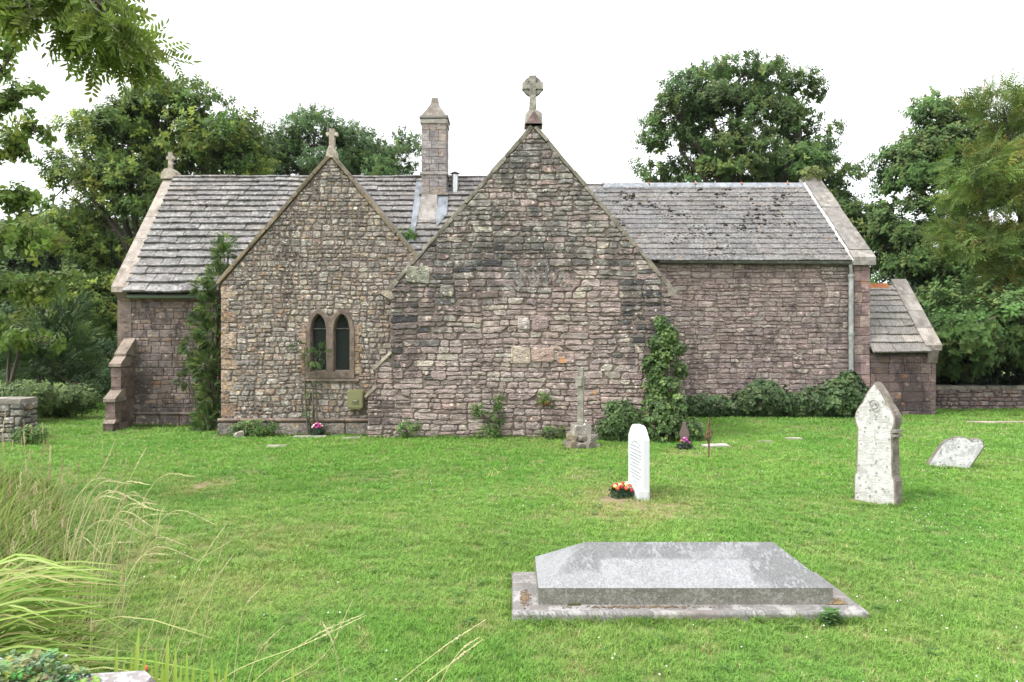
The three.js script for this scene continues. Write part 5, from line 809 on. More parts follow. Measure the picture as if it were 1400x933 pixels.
  const g = new THREE.BufferGeometry(); g.setAttribute('position', new THREE.Float32BufferAttribute(pos, 3)); g.setAttribute('uv', new THREE.Float32BufferAttribute(uv, 2)); g.computeVertexNormals();
  part(t, 'coped_lid', g, std({ map: smap, roughness: 0.85, bumpMap: fineBump, bumpScale: 0.002 }));
  const sideMap = colourTex(512, 64, (u, v) => { const x = u * 2, y = v * 0.115, s = vn(x * 230, y * 230), f = fbm(x * 7, y * 20, 4); let c = [0.17, 0.165, 0.135].map((k) => k * (0.45 + 0.8 * s) * (0.6 + 0.7 * f)); return mixc(c, [0.28, 0.28, 0.27], smoothstep(fbm(x * 60, y * 60, 2), 0.6, 0.72) * 0.5); });
  const sp = [], su = []; const sq = (a, b) => { const q = [[a[0], yb - 0.01, a[1], 0], [b[0], yb - 0.01, b[1], 0], [b[0], ye - 0.0008, b[1], 1], [a[0], ye - 0.0008, a[1], 1]]; for (const i of [0, 1, 2, 0, 2, 3]) { sp.push(q[i][0], q[i][1], q[i][2]); su.push((q[i][0] + q[i][2]) / 2, q[i][3]); } };
  sq([x0, zf], [x1, zf]); sq([x1, zf], [x1, zb]); sq([x1, zb], [x0, zb]); sq([x0, zb], [x0, zf]);
  const sg = new THREE.BufferGeometry(); sg.setAttribute('position', new THREE.Float32BufferAttribute(sp, 3)); sg.setAttribute('uv', new THREE.Float32BufferAttribute(su, 2)); sg.computeVertexNormals();
  part(t, 'lid_edge', sg, std({ map: sideMap, roughness: 0.75, bumpMap: fineBump, bumpScale: 0.002 }));
  // moss and dry litter on the kerb
  const clump = (n, cx, cz, w, d, c, r) => { const gs = []; for (let i = 0; i < n; i++) { const q = new THREE.IcosahedronGeometry(r * rr(0.5, 1.2), 0); q.scale(1.3, 0.5, 1); q.rotateY(rnd() * 6); q.translate(cx + gauss() * w, 0.075 + rnd() * r * 0.4, cz + gauss() * d); gs.push(q); } return [mergeGeometries(gs), std({ color: rgb(c), roughness: 1 })]; };
  stuffPart(t, 'dry_moss', ...clump(120, 2.22, -5.03, 0.06, 0.05, [0.17, 0.12, 0.06], 0.014)); stuffPart(t, 'litter', ...clump(160, 0.9, -4.935, 0.5, 0.02, [0.13, 0.09, 0.05], 0.007)); stuffPart(t, 'moss', ...clump(40, 0.42, -4.98, 0.03, 0.006, [0.05, 0.05, 0.015], 0.012)); stuffPart(t, 'litter', ...clump(120, 0.09, -5.1, 0.03, 0.15, [0.15, 0.10, 0.06], 0.008));
}

// headstones: an outline in (u across, v up), thickness; turned by ry, rolled by rz, tipped by rx
function headstone(name, label, shape, th, at, ry, rz, rx, mat, bevel = 0.012, flank = mat) {
  const g = new THREE.ExtrudeGeometry(shape, { depth: th - 2 * bevel, bevelEnabled: true, bevelSize: bevel, bevelThickness: bevel, bevelSegments: 2, bevelOffset: -bevel, curveSegments: 14 }); g.translate(0, 0, -th + bevel);
  const t = thing(name, label, 'headstone', [at.x, at.y, at.z]); cut.push([at.x, at.z, 0.3, 0.14, ry]);
  const m = part(t, 'slab', moved(boxUV(g), at.x, at.y, at.z, ry, rz, rx), flank === mat ? mat : [mat, flank]); return [t, m];
}
const shapeOf = (f) => { const s = new THREE.Shape(); f(s); return s; };
function lichenStone(base, white, dark, seed, scale = 1) { // one stone face per metre, not tiled within it
  return colourTex(512, 512, (u, v) => { const x = u * 1.6 + seed, y = v * 1.6, s = vn(x * 150, y * 150), f = fbm(x * 5, y * 5, 4); let c = base.map((k) => k * (0.75 + 0.3 * s) * (0.75 + 0.5 * f)); const w = smoothstep(fbm(x * 7 * scale + 9, y * 7 * scale, 5) + (s - 0.5) * 0.12, 0.47, 0.56); c = mixc(c, white.map((k) => k * (0.85 + 0.25 * s)), w * 0.8); const [d] = cellSpot((x + 0.02 * f) * 16, (y + 0.02 * s) * 16, seed, 0.22 * vn(x * 3, y * 3)); if (d > 0) c = mixc(c, dark, 0.75 * smoothstep(d + (s - 0.5) * 0.5, 0.05, 0.4)); return c; });
}
{ // white marble headstone, its inscription too small to read
  rnd = rngOf(210);
  const near = V3(1.54, 0, -8.6), dir = V3(-0.08, 0, -0.59), W = dir.length(), ry = Math.atan2(-0.59, -0.08) ; void ry;
  // width axis points from far corner to near corner; face normal is to the viewer's side
  const ang = Math.atan2(0.59, 0.08); // rotation that takes +x to the (0.08, 0, 0.59) direction is -ang about y
  const mid = near.clone().addScaledVector(dir, 0.5); mid.y = groundY(mid.x, mid.z);
  const h = 0.86, sh = 0.71, w = W / 2;
  const s = shapeOf((q) => { q.moveTo(-w, -0.15); q.lineTo(w, -0.15); q.lineTo(w, sh); q.lineTo(w * 0.82, sh + 0.05); q.quadraticCurveTo(w * 0.62, h - 0.012, w * 0.28, h); q.lineTo(-w * 0.28, h); q.quadraticCurveTo(-w * 0.62, h - 0.012, -w * 0.82, sh + 0.05); q.lineTo(-w, sh); q.closePath(); });
  const [t] = headstone('headstone', 'white marble headstone with a shouldered arched top and small inscription', s, 0.085, mid, -ang, 0, 0, M.marble, 0.008);
  part(t, 'base', moved(boxUV(new THREE.BoxGeometry(W + 0.03, 0.24, 0.115)), mid.x, mid.y - 0.01, mid.z, -ang).translate(0, 0, 0), M.marble);
  // inscription: rows of small engraved marks that cannot be made out
  const marks = []; const rows = [0.66, 0.6, 0.555, 0.51, 0.47, 0.43, 0.39, 0.35, 0.3, 0.26, 0.22, 0.17, 0.13];
  rows.forEach((v, i) => { const L = [0.3, 0.4, 0.44, 0.36, 0.44, 0.4, 0.3, 0.44, 0.34, 0.4, 0.26, 0.2, 0.34][i]; for (let u = -L / 2; u < L / 2;) { const l = rr(0.02, 0.06); for (let k = 0; k < l; k += 0.0095) { const q = new THREE.BoxGeometry(0.0035 + rnd() * 0.003, 0.012 + rnd() * 0.006, 0.002); q.translate(u + k, v + (i === 0 ? -1.2 * u * u : 0) + gauss() * 0.001, 0.0004); marks.push(q); } u += l + 0.014; } });
  const mg = mergeGeometries(marks); mg.rotateY(-ang); mg.translate(mid.x, mid.y, mid.z); stuffPart(t, 'engraving', mg, std({ color: rgb([0.25, 0.26, 0.29]), roughness: 0.8 }));
}
{ // tall shouldered headstone with a pointed top
  rnd = rngOf(211);
  const near = V3(4.33, 0, -8.29), dir = V3(-0.26, 0, -0.38), W = dir.length(), ang = Math.atan2(0.38, 0.26), mid = near.clone().addScaledVector(dir, 0.5); mid.y = groundY(mid.x, mid.z) - 0.02;
  const w = W / 2, H = 1.42;
  const s = shapeOf((q) => { q.moveTo(-w * 1.1, -0.2); q.lineTo(w * 1.1, -0.2); q.lineTo(w * 1.08, 0.3); q.lineTo(w * 0.97, 0.36); q.lineTo(w * 0.92, 0.86); q.lineTo(w * 1.03, 0.93); q.quadraticCurveTo(w * 1.12, 1.0, w * 1.0, 1.06); q.quadraticCurveTo(w * 0.9, 1.12, w * 0.66, 1.18); q.quadraticCurveTo(w * 0.46, 1.31, 0, H); q.quadraticCurveTo(-w * 0.46, 1.31, -w * 0.66, 1.18); q.quadraticCurveTo(-w * 0.9, 1.12, -w * 1.0, 1.06); q.quadraticCurveTo(-w * 1.12, 1.0, -w * 1.03, 0.93); q.lineTo(-w * 0.92, 0.86); q.lineTo(-w * 0.97, 0.36); q.lineTo(-w * 1.08, 0.3); q.closePath(); });
  const [t] = headstone('headstone', 'tall pale headstone with pointed top and shoulders, spotted with lichen', s, 0.16, mid, -ang, 0.015, -0.03, std({ map: lichenStone([0.40, 0.39, 0.365], [0.46, 0.46, 0.44], [0.12, 0.11, 0.1], 3, 2.2), bumpMap: rockBump, bumpScale: 0.012, roughness: 0.95 }), 0.02, stoneMat('#857d74'));
  // carved roundel under the point, and the column capitals on the flank
  const car = new THREE.TorusGeometry(0.05, 0.008, 6, 18); part(t, 'carved_roundel', moved(boxUV(car), 0, 0, 0).applyMatrix4(new THREE.Matrix4().makeRotationY(-ang)).translate(mid.x, mid.y + 1.16, mid.z).translate(-Math.sin(ang) * 0.0, 0, 0), stoneMat('#b0aca4'));
  const nx = Math.cos(-ang), nz = -Math.sin(-ang), fx = -Math.sin(ang), fz = Math.cos(ang); // along the width; out of the face
  for (const y of [0.87, 0.82]) part(t, 'capital', moved(block(0.05, 0.03, 0.17, 0.01, 0.003), mid.x + nx * w * 1.0 - fx * 0.07, mid.y + y, mid.z + nz * w * 1.0 - fz * 0.07, -ang), stoneMat('#8d8880'));
}
{ // broken headstone leaning over sideways
  rnd = rngOf(212);
  const d = 10.75, at = V3(X(1303, d), 0, -d); at.y = groundY(at.x, at.z);
  const q0 = (a, e) => [X(a, d) - at.x, Y(e, d) - at.y];
  const s = shapeOf((q) => { q.moveTo(...q0(1290, 662)); q.lineTo(...q0(1309, 664)); q.lineTo(...q0(1342, 611)); q.quadraticCurveTo(...q0(1343, 601), ...q0(1334, 598)); q.quadraticCurveTo(...q0(1329, 598), ...q0(1326, 601)); q.quadraticCurveTo(...q0(1321, 596), ...q0(1310, 597)); q.quadraticCurveTo(...q0(1296, 600), ...q0(1290, 608)); q.lineTo(...q0(1272, 636)); q.lineTo(...q0(1268, 646)); q.closePath(); });
  headstone('headstone', 'short broken headstone leaning over sideways, blotched black and white', s, 0.11, at, -0.3, 0, -0.12, std({ map: lichenStone([0.36, 0.36, 0.35], [0.48, 0.48, 0.47], [0.09, 0.09, 0.09], 7, 2), bumpMap: rockBump, bumpScale: 0.012, roughness: 0.95 }), 0.02, stoneMat('#7b746c'));
}
{ // stone cross on a rubble base, seen edge-on
  rnd = rngOf(213);
  const d = 12.85, x = X(794, d), y = groundY(x, -d), t = thing('grave_cross', 'grey stone cross on a rubble base in front of the big gable', 'grave cross', [x, y, -d]), T = 1.33; cut.push([x, -d, 0.22, 0.2, 0]);
  part(t, 'shaft', moved(block(0.13, 1.12, 0.1, 0.012, 0.003), x, y + 0.83, -d, T), M.cross); part(t, 'arm', moved(block(0.56, 0.15, 0.1, 0.012, 0.003), x, y + 1.16, -d, T), M.cross);
  part(t, 'socket_stone', moved(block(0.3, 0.16, 0.26, 0.025, 0.008), x, y + 0.31, -d, 0.25), stoneMat('#a5a096'));
  for (let i = 0; i < 9; i++) part(t, 'rubble_stone', moved(block(rr(0.12, 0.24), rr(0.09, 0.14), rr(0.12, 0.2), 0.035, 0.02), x + (i % 3 - 1) * 0.15 + gauss() * 0.02, y + (i < 6 ? 0.17 : 0.05), -d + (i < 3 ? 0.14 : i < 6 ? -0.1 : 0.22) + gauss() * 0.02, rnd() * 3, 0, 0), stoneMats(['#8a857c', '#7c756c', '#857a68']));
  part(t, 'foot_slab', moved(block(0.52, 0.1, 0.5, 0.03, 0.015), x, y + 0.03, -d, 0.2), stoneMat('#7d786e'));
  part(t, 'ornament', moved(new THREE.SphereGeometry(0.022, 8, 6), x + 0.06, y + 0.4, -d + 0.09), M.marble); part(t, 'ornament', moved(new THREE.SphereGeometry(0.016, 8, 6), x + 0.085, y + 0.46, -d + 0.08), M.marble);
}
{ // rusty iron cross
  rnd = rngOf(214);
  const p = ON(969, 631), t = thing('iron_grave_cross', 'small rusty iron cross marker standing in the grass', 'grave cross', [p.x, p.y, p.z]), T = 0.95, H = 0.64;
  const R = (x0, y0, x1, y1, r = 0.011) => { const c = Math.cos(T), s = Math.sin(T); return tube([V3(p.x + x0 * c, p.y + y0, p.z - x0 * s), V3(p.x + x1 * c, p.y + y1, p.z - x1 * s)], [r, r], 6, true); };
  part(t, 'post', R(0, -0.05, 0.01, H * 0.5, 0.014), M.rust); part(t, 'upright', R(-0.03, H * 0.42, -0.03, H * 0.84), M.rust); part(t, 'upright', R(0.04, H * 0.42, 0.04, H * 0.84), M.rust);
  part(t, 'arm', R(-0.14, H * 0.55, 0.14, H * 0.57), M.rust); part(t, 'arm', R(-0.14, H * 0.68, 0.14, H * 0.7), M.rust); part(t, 'brace', R(-0.14, H * 0.55, -0.14, H * 0.69), M.rust); part(t, 'brace', R(0.14, H * 0.57, 0.14, H * 0.7), M.rust); part(t, 'brace', R(-0.03, H * 0.84, 0.005, H * 0.95), M.rust); part(t, 'brace', R(0.04, H * 0.84, 0.005, H * 0.95), M.rust); part(t, 'finial', R(0.005, H * 0.93, 0.005, H * 1.03, 0.014), M.rust);
  part(t, 'brace', R(-0.1, H * 0.58, 0.01, H * 0.4), M.rust); part(t, 'brace', R(0.1, H * 0.58, 0.01, H * 0.4), M.rust);
}
// flowers: a dome of petals
function bloom(r, seed) { rnd = rngOf(seed); const gs = []; for (let k = 0; k < 9; k++) { const g = new THREE.SphereGeometry(r * 0.55, 6, 5, 0, Math.PI * 2, 0, 1.7); g.scale(1, 0.8, 0.35); const a = k * 2.4, q = k / 9; g.translate(0, 0, r * 0.55 * q); g.rotateX(-0.3 - 0.7 * (1 - q)); g.rotateY(a); g.translate(0, r * 0.2 * (1 - q), 0); gs.push(g); } return mergeGeometries(gs); }
const petal = (c) => std({ color: rgb(c), roughness: 0.7 });
const PET = { red: petal([0.34, 0.012, 0.015]), orange: petal([0.52, 0.09, 0.02]), cream: petal([0.56, 0.48, 0.2]), white: petal([0.75, 0.75, 0.72]), magenta: petal([0.45, 0.03, 0.28]), purple: petal([0.22, 0.05, 0.2]), crimson: petal([0.35, 0.03, 0.08]) };
const BLOOM = bloom(1, 5);
function bouquet(label, at, w, h, d, n, r, cols, leafC, low = 0) {
  const t = thing('bouquet', label, 'flowers', [at.x, at.y, at.z]), leaves = []; rnd = rngOf(Math.round(at.x * 1000) & 1023);
  for (let i = 0; i < n; i++) { const a = i * 2.4, q = Math.sqrt((i + 0.5) / n), x = Math.cos(a) * q * w / 2, z = Math.sin(a) * q * d / 2, y = low + h * (0.62 + 0.38 * (1 - q * q)) + gauss() * 0.01; const g = BLOOM.clone(); g.scale(r, r, r); g.rotateX(Math.sin(a) * q * 0.8 + 0.35); g.rotateZ(-Math.cos(a) * q * 0.8); part(t, 'bloom', g.translate(at.x + x, at.y + y, at.z + z), PET[cols[i % cols.length]]); leaves.push(tube([V3(at.x + x * 0.1, at.y + low, at.z + z * 0.1), V3(at.x + x, at.y + y - r * 0.3, at.z + z)], [0.003, 0.003], 4)); }
  part(t, 'stems', mergeGeometries(leaves), std({ color: rgb([0.04, 0.08, 0.025]) }));
  const list = []; for (let i = 0; i < 60; i++) { const dir = sphereDir(); list.push({ p: V3(at.x + dir.x * w * 0.3, at.y + low + h * (0.1 + 0.35 * rnd()), at.z + dir.z * d * 0.3), dir: V3(dir.x, 0.1, dir.z).normalize(), s: rr(0.4, 0.65), c: leafC.map((c) => c * rr(0.7, 1.3)) }); } leafCloud(t, 'foliage', GEO.shrub, LEAF_GLOSS, list); return t;
}
{ const p = ON(851, 679); bouquet('bouquet of red, orange and cream roses against the white headstone', p, 0.26, 0.16, 0.2, 17, 0.04, ['red', 'cream', 'orange', 'cream', 'red', 'orange'], [0.025, 0.05, 0.022]); }
{ const p = V3(X(434, 14.2), groundY(X(434, 14.2), -14.2), -14.2); bouquet('crimson and white flowers on a slab under the lancet window', p, 0.2, 0.22, 0.14, 20, 0.034, ['crimson', 'white', 'crimson', 'magenta'], [0.03, 0.055, 0.025], 0.04);
  single('grave_slab', moved(block(0.62, 0.05, 0.16, 0.012, 0.006), X(424, 14.05), 0.025, -14.05, 0.12), stoneMat('#a9a49a'), 'thin pale slab lying under the window beside the crimson flowers', 'slab'); }
{ // dark grave marker with flowers
  const p = ON(936, 615), t = thing('grave_marker', 'dark brown lozenge shaped marker by the creeper, flowers at its foot', 'grave marker', [p.x, p.y, p.z]); rnd = rngOf(215);
  const s = shapeOf((q) => { q.moveTo(-0.02, -0.05); q.lineTo(0.02, -0.05); q.lineTo(0.04, 0.16); q.lineTo(0.085, 0.24); q.lineTo(0.07, 0.3); q.lineTo(0.022, 0.4); q.lineTo(0.03, 0.43); q.lineTo(0.02, 0.455); q.lineTo(-0.02, 0.455); q.lineTo(-0.03, 0.43); q.lineTo(-0.022, 0.4); q.lineTo(-0.07, 0.3); q.lineTo(-0.085, 0.24); q.lineTo(-0.04, 0.16); q.closePath(); });
  part(t, 'plaque', moved(boxUV(new THREE.ExtrudeGeometry(s, { depth: 0.03, bevelEnabled: true, bevelSize: 0.005, bevelThickness: 0.005, bevelSegments: 1 })), p.x, p.y, p.z, -0.35), std({ color: rgb([0.11, 0.075, 0.07]), roughness: 0.9, bumpMap: fineBump, bumpScale: 0.004 }));
  for (const sgn of [-1, 1]) part(t, 'leg', tube([V3(p.x + sgn * 0.03, p.y + 0.18, p.z + 0.05), V3(p.x + sgn * 0.1, p.y - 0.03, p.z + 0.09)], [0.008, 0.008], 5, true), M.iron);
  const f = V3(p.x - 0.03, p.y, p.z + 0.12); bouquet('magenta and white flowers in a pot before the dark brown marker', f, 0.16, 0.2, 0.12, 9, 0.034, ['magenta', 'purple', 'white', 'magenta', 'orange'], [0.03, 0.05, 0.03]);
}
rnd = rngOf(216);
{ const p = ON(978, 612); single('grave_slab', moved(block(0.44, 0.05, 0.22, 0.015, 0.008), p.x, p.y + 0.02, p.z, 0.1), stoneMat('#bdbab2'), 'small pale flat slab in the grass behind the rusty cross', 'slab'); cut.push([p.x, p.z, 0.22, 0.11, 0]); }
for (const [a, e, w, label] of [[1046, 605, 0.25, 'flat stone sunk in the lawn in front of the ivy heap'], [1085, 601, 0.3, 'low flat stone in the lawn towards the downpipe'], [378, 613, 0.32, 'flat stone flush with the lawn in front of the small gable'], [480, 602, 0.35, 'flat stone edge in the grass below the meter box']]) { const p = ON(a, e); single('flat_stone', moved(block(w, 0.05, 0.16, 0.015, 0.012), p.x, p.y + 0.012, p.z, gauss() * 0.3), stoneMat('#9c9788'), label, 'stone', 'flat stones in the lawn'); }
{ const p = ON(327, 600); single('loose_stone', moved(block(0.17, 0.13, 0.14, 0.035, 0.02), p.x, p.y + 0.05, p.z, 0.5, 0.2), stoneMat('#b0a89c'), 'loose pale stone lying at the corner of the small gable', 'stone'); }
{ const p = ON(1368, 579); single('flat_stone', moved(block(1.5, 0.05, 0.2, 0.015, 0.012), p.x, p.y + 0.015, p.z, 0.05), stoneMat('#a49a88'), 'long low stone edging in the grass before the low wall', 'stone', 'flat stones in the lawn'); }
{ // meter box
  const d = DT - 0.06, t = thing('meter_box', 'olive green plastic meter box fixed to the small gable', 'meter box', [X(487, d), Y(559, d), -d]); rnd = rngOf(217); const w = 21.5 * d / 1000, h = 26 * d / 1000;
  part(t, 'body', moved(block(w, h, 0.16, 0.05, 0.001), X(487, d), Y(546, d), -d + 0.02), M.boxGreen);
  part(t, 'door', moved(block(w * 0.86, h * 0.84, 0.02, 0.01, 0.0), X(487, d), Y(546, d), -d + 0.102), M.boxGreen);
  part(t, 'latch', moved(block(w * 0.4, h * 0.2, 0.014, 0.004, 0), X(487, d), Y(549, d), -d + 0.116), std({ color: rgb([0.11, 0.11, 0.05]), roughness: 0.5 }));
  part(t, 'latch_handle', moved(block(w * 0.26, h * 0.05, 0.012, 0.003, 0), X(487, d), Y(547.5, d), -d + 0.126), std({ color: rgb([0.3, 0.3, 0.2]), roughness: 0.5 }));
}
// dry-stone walls
function rubbleWall(name, label, x0, x1, z, top, th, pal2, seed, stone) {
  rnd = rngOf(seed); const t = thing(name, label, 'wall', [(x0 + x1) / 2, 0, z - th / 2]); const b = [x0, -0.2, x1 - x0, top + 0.4]; cut.push([(x0 + x1) / 2, z - th / 2, (x1 - x0) / 2, th / 2, 0]);
  part(t, 'core', prism([[x0 + 0.03, -0.15], [x1 - 0.03, -0.15], [x1 - 0.03, top - 0.08], [x0 + 0.03, top - 0.08]], z - th + 0.03, z - 0.02), M.mortarDark);
  const map = wallTex(256, 256, b, { stain: () => 0.3, spots: [[12, 0.3, WHITE_LICHEN, 0.7, seed], [8, 0.12, OCHRE_LICHEN, 0.4, seed + 1]] }), mat = wallMat(map, 0.02), tones = pal(pal2);
  const lay = (frame, u0, u1, bb) => layStones({ u0, u1, v0: -0.15, v1: top - 0.08, strip: 0.26, cell: 0.7, hmin: 0.08, hmax: 0.2, wmin: 0.14, wmax: stone, joint: 0.02, warp: 0.015, odd: 0.35, frame, opt: { z0: -0.06, z1: 0.02, bulge: 0.02, rough: 0.01, bevel: 0.02, map: bb }, colour: () => jitterc(pick(tones), 0.15) });
  addStones(t, lay(frontFrame(z), x0, x1, b), mat, 'stone', 160);
  addStones(t, lay({ o: V3(x1, 0, 0), U: V3(0, 0, -1), V: V3(0, 1, 0), N: V3(1, 0, 0) }, -z, -z + th, [-z, -0.2, x1 - x0, top + 0.4]), mat, 'stone', 40);
  for (let u = x0; u < x1 - 0.05;) { const w = Math.min(rr(0.3, 0.6), x1 - u); part(t, 'cap_stone', moved(block(w - 0.01, 0.1, th + 0.06, 0.03, 0.014), u + w / 2, top - 0.045, z - th / 2, gauss() * 0.03), stoneMats(['#8d877e', '#9a948a', '#7c776f'])); u += w; }
  return t;
}
rubbleWall('boundary_wall', 'end of a grey rubble boundary wall beside the tall grass', -12.6, X(32, 13.5), -13.45, 0.8, 0.45, ['#8a857c', '#7a756d', '#9a958c', '#6d6861'], 231, 0.4);
rubbleWall('boundary_wall', 'low dark stone wall in deep shade under the yew', X(1279, 20.2) - 0.4, 19, -20.2, 0.62, 0.4, ['#8e7a78', '#806b69', '#9b8a84', '#786462'], 233, 0.5);
{ // the wall the camera looks over: capped with pale lichened stones
  rnd = rngOf(235); const t = thing('churchyard_wall', 'low wall with pale lichened top stones beside the strap-leaved plants', 'wall', [-2, 0, -2.35]); cut.push([-2, -2.3, 0.95, 0.3, 0]);
  part(t, 'core', prism([[-3, -0.1], [-1.2, -0.1], [-1.2, 0.56], [-3, 0.56]], -2.5, -2.1), M.mortar);
  const cm = std({ map: lichenStone([0.24, 0.22, 0.215], [0.36, 0.34, 0.36], [0.2, 0.11, 0.05], 9, 3), bumpMap: rockBump, bumpScale: 0.015, roughness: 0.95 });
  for (let u = -3, i = 0; u < -1.16; i++) { const w = [0.5, 0.45, 0.42, 0.41][i % 4]; part(t, 'cap_stone', moved(block(w, 0.15, 0.52, 0.045, 0.018), u + w / 2, 0.625 - (i === 3 ? 0.0 : 0.02), -2.3, gauss() * 0.04), cm); u += w; }
  for (let k = 0; k < 18; k++) part(t, 'stone', moved(block(rr(0.25, 0.38), 0.19, 0.12, 0.03, 0.015), -2.85 + (k % 6) * 0.31, 0.1 + Math.floor(k / 6) * 0.2, -2.06, gauss() * 0.04), stoneMats(['#8d877e', '#9a948a', '#7c776f']));
}
{ // trailing plant on the wall top, small lobed leaves and mauve flowers
  rnd = rngOf(236); const t = thing('trailing_plant', 'trailing small leaved plant with mauve flowers covering the wall top', 'plant', [-1.95, 0.75, -2.3]), list = [], fl = [];
  for (let i = 0; i < 6000; i++) { const x = rr(-2.5, -1.36), z = rr(-2.5, -2.02), e = smoothstep(x, -1.6, -1.36); if (rnd() < e) continue; const y = 0.69 + 0.15 * (1 - e) * fbm(x * 5, z * 5, 3) * 1.6 * rnd(); list.push({ p: V3(x, y, z), dir: V3(gauss() * 0.6, 1, gauss() * 0.6 + 0.3).normalize(), s: rr(0.13, 0.25), c: pick([[0.2, 0.33, 0.13], [0.16, 0.28, 0.13], [0.28, 0.36, 0.11], [0.22, 0.31, 0.17]]).map((c) => c * rr(0.7, 1.3)) }); if (i % 34 === 0) fl.push({ p: V3(x, y + 0.02, z), dir: V3(gauss() * 0.4, 1, 0.4).normalize(), s: rr(0.007, 0.012), c: [0.55, 0.48, 0.68] }); }
  leafCloud(t, 'foliage', GEO.ivy, LEAF, list); leafCloud(t, 'blossoms', BLOOM, std({ color: 0xffffff, roughness: 0.7 }), fl);
}
// ---------------------------------------------------------------- strap leaves and tall grass in the corner
// a ribbon leaf: from root along a curve; width tapering; folded
function ribbon(pts, w, fold = 0.3, sideDir = null) {
  const n = pts.length, pos = [], idx = [];
  for (let i = 0; i < n; i++) { const t = i / (n - 1), T = pts[Math.min(i + 1, n - 1)].clone().sub(pts[Math.max(0, i - 1)]).normalize(), S = (sideDir ?? V3(0, 1, 0)).clone().cross(T).normalize(), N = T.clone().cross(S), ww = w * Math.min(1, 0.55 + t * 2) * Math.pow(Math.max(0.0, 1 - t), 0.55) + 0.0006; for (const s of [-1, 0, 1]) { const p = pts[i].clone().addScaledVector(S, s * ww).addScaledVector(N, Math.abs(s) * ww * fold); pos.push(p.x, p.y, p.z); } }
  for (let i = 0; i < n - 1; i++) for (const k of [0, 1]) { const a = i * 3 + k; idx.push(a, a + 1, a + 3, a + 1, a + 4, a + 3); }
  const g = new THREE.BufferGeometry(); g.setAttribute('position', new THREE.Float32BufferAttribute(pos, 3)); g.setIndex(idx); g.computeVertexNormals(); return g;
}
const STRAP = [[0.22, 0.35, 0.06], [0.28, 0.4, 0.085], [0.16, 0.28, 0.045], [0.34, 0.43, 0.13], [0.36, 0.36, 0.14]].map((c) => leafMat({ color: rgb(c), roughness: 0.6, transmission: 0.3 }));
{
  rnd = rngOf(301); const base = V3(-2.5, 0, -3.0), t = thing('strap_leaved_plant', 'big clump of arching strap leaves swept over beside the wall', 'plant', [base.x, 0, base.z]);
  for (let i = 0; i < 170; i++) {
    const tip = P(rr(30, 185), rr(772, 925), 3 + gauss() * 0.25), rt = V3(-2.45 + gauss() * 0.14, 0, -3 + gauss() * 0.2), hi = tip.y + rr(-0.05, 0.05); part(t, 'leaf', ribbon(curvePts([rt, V3(lerp(rt.x, -2.2, 0.6), hi * rr(0.6, 0.8), lerp(rt.z, tip.z, 0.3)), V3(lerp(-2.2, tip.x, 0.48), hi, lerp(rt.z, tip.z, 0.7)), tip], 10), rr(0.0045, 0.008), 0.35, V3(0, rr(0.1, 0.7), 0.9)), pick(STRAP));
  }
  for (let i = 0; i < 24; i++) {
    const r = base.clone().add(V3(gauss() * 0.22, 0, gauss() * 0.28)), L = rr(0.75, 1.25), fan = rr(-0.12, 0.95), z = gauss() * 0.25 + 0.05, reach = L * rr(0.55, 0.95), h = L * (0.42 + 0.4 * Math.max(0, fan) * rnd());
    const p = [r, r.clone().add(V3(reach * 0.22, h * 0.75, z * 0.2)), r.clone().add(V3(reach * 0.6, h, z * 0.55)), r.clone().add(V3(reach * 1.05, h * rr(0.72, 0.98), z))];
    part(t, 'leaf', ribbon(curvePts(p, 9), rr(0.008, 0.014), 0.35), pick(STRAP));
  }
  const r = V3(-2.3, 0, -3.1); part(t, 'leaf', ribbon(curvePts([r, V3(-2.1, 0.55, -3.1), P(60, 800, 3.1), P(109, 741, 3.1)], 10), 0.014, 0.35), STRAP[1]);
}
const SWORD = leafMat({ color: rgb([0.4, 0.52, 0.1]), roughness: 0.6, transmission: 0.3 });
{
  rnd = rngOf(302); const t = thing('sword_leaved_plant', 'upright yellow green sword leaves standing by the wall end', 'plant', [-1.25, 0, -2.75]);
  for (const [a, e, w] of [[160, 880, 9], [180, 890, 8], [190, 855, 9], [213, 888, 7], [230, 868, 9], [207, 905, 6], [255, 890, 7], [290, 898, 9], [312, 903, 8], [275, 915, 7], [248, 902, 6], [400, 905, 9], [378, 918, 7], [428, 925, 6], [170, 898, 8], [222, 900, 7], [240, 885, 8], [265, 905, 7], [300, 915, 7], [200, 880, 7], [350, 920, 8]]) { const d = 2.75, tip = P(a, e, d + gauss() * 0.1), root = V3(tip.x + gauss() * 0.06 - 0.04, 0, tip.z - 0.02); part(t, 'leaf', ribbon([root, root.clone().lerp(tip, 0.4).add(V3(gauss() * 0.015, 0, 0)), root.clone().lerp(tip, 0.75), tip.clone().lerp(root, 0.1), tip], w * 0.0015, 0.15, V3(0, 0, 1)), SWORD); }
  const b = P(200, 914, 2.72); part(t, 'flower_bud', moved(new THREE.SphereGeometry(0.008, 8, 6).scale(0.7, 1.5, 0.7), b.x, b.y, b.z).scale(1, 1, 1), petal([0.6, 0.12, 0.05])); part(t, 'flower_stalk', tube([V3(b.x, 0, b.z), b], [0.004, 0.003], 5), STRAP[2]);
}
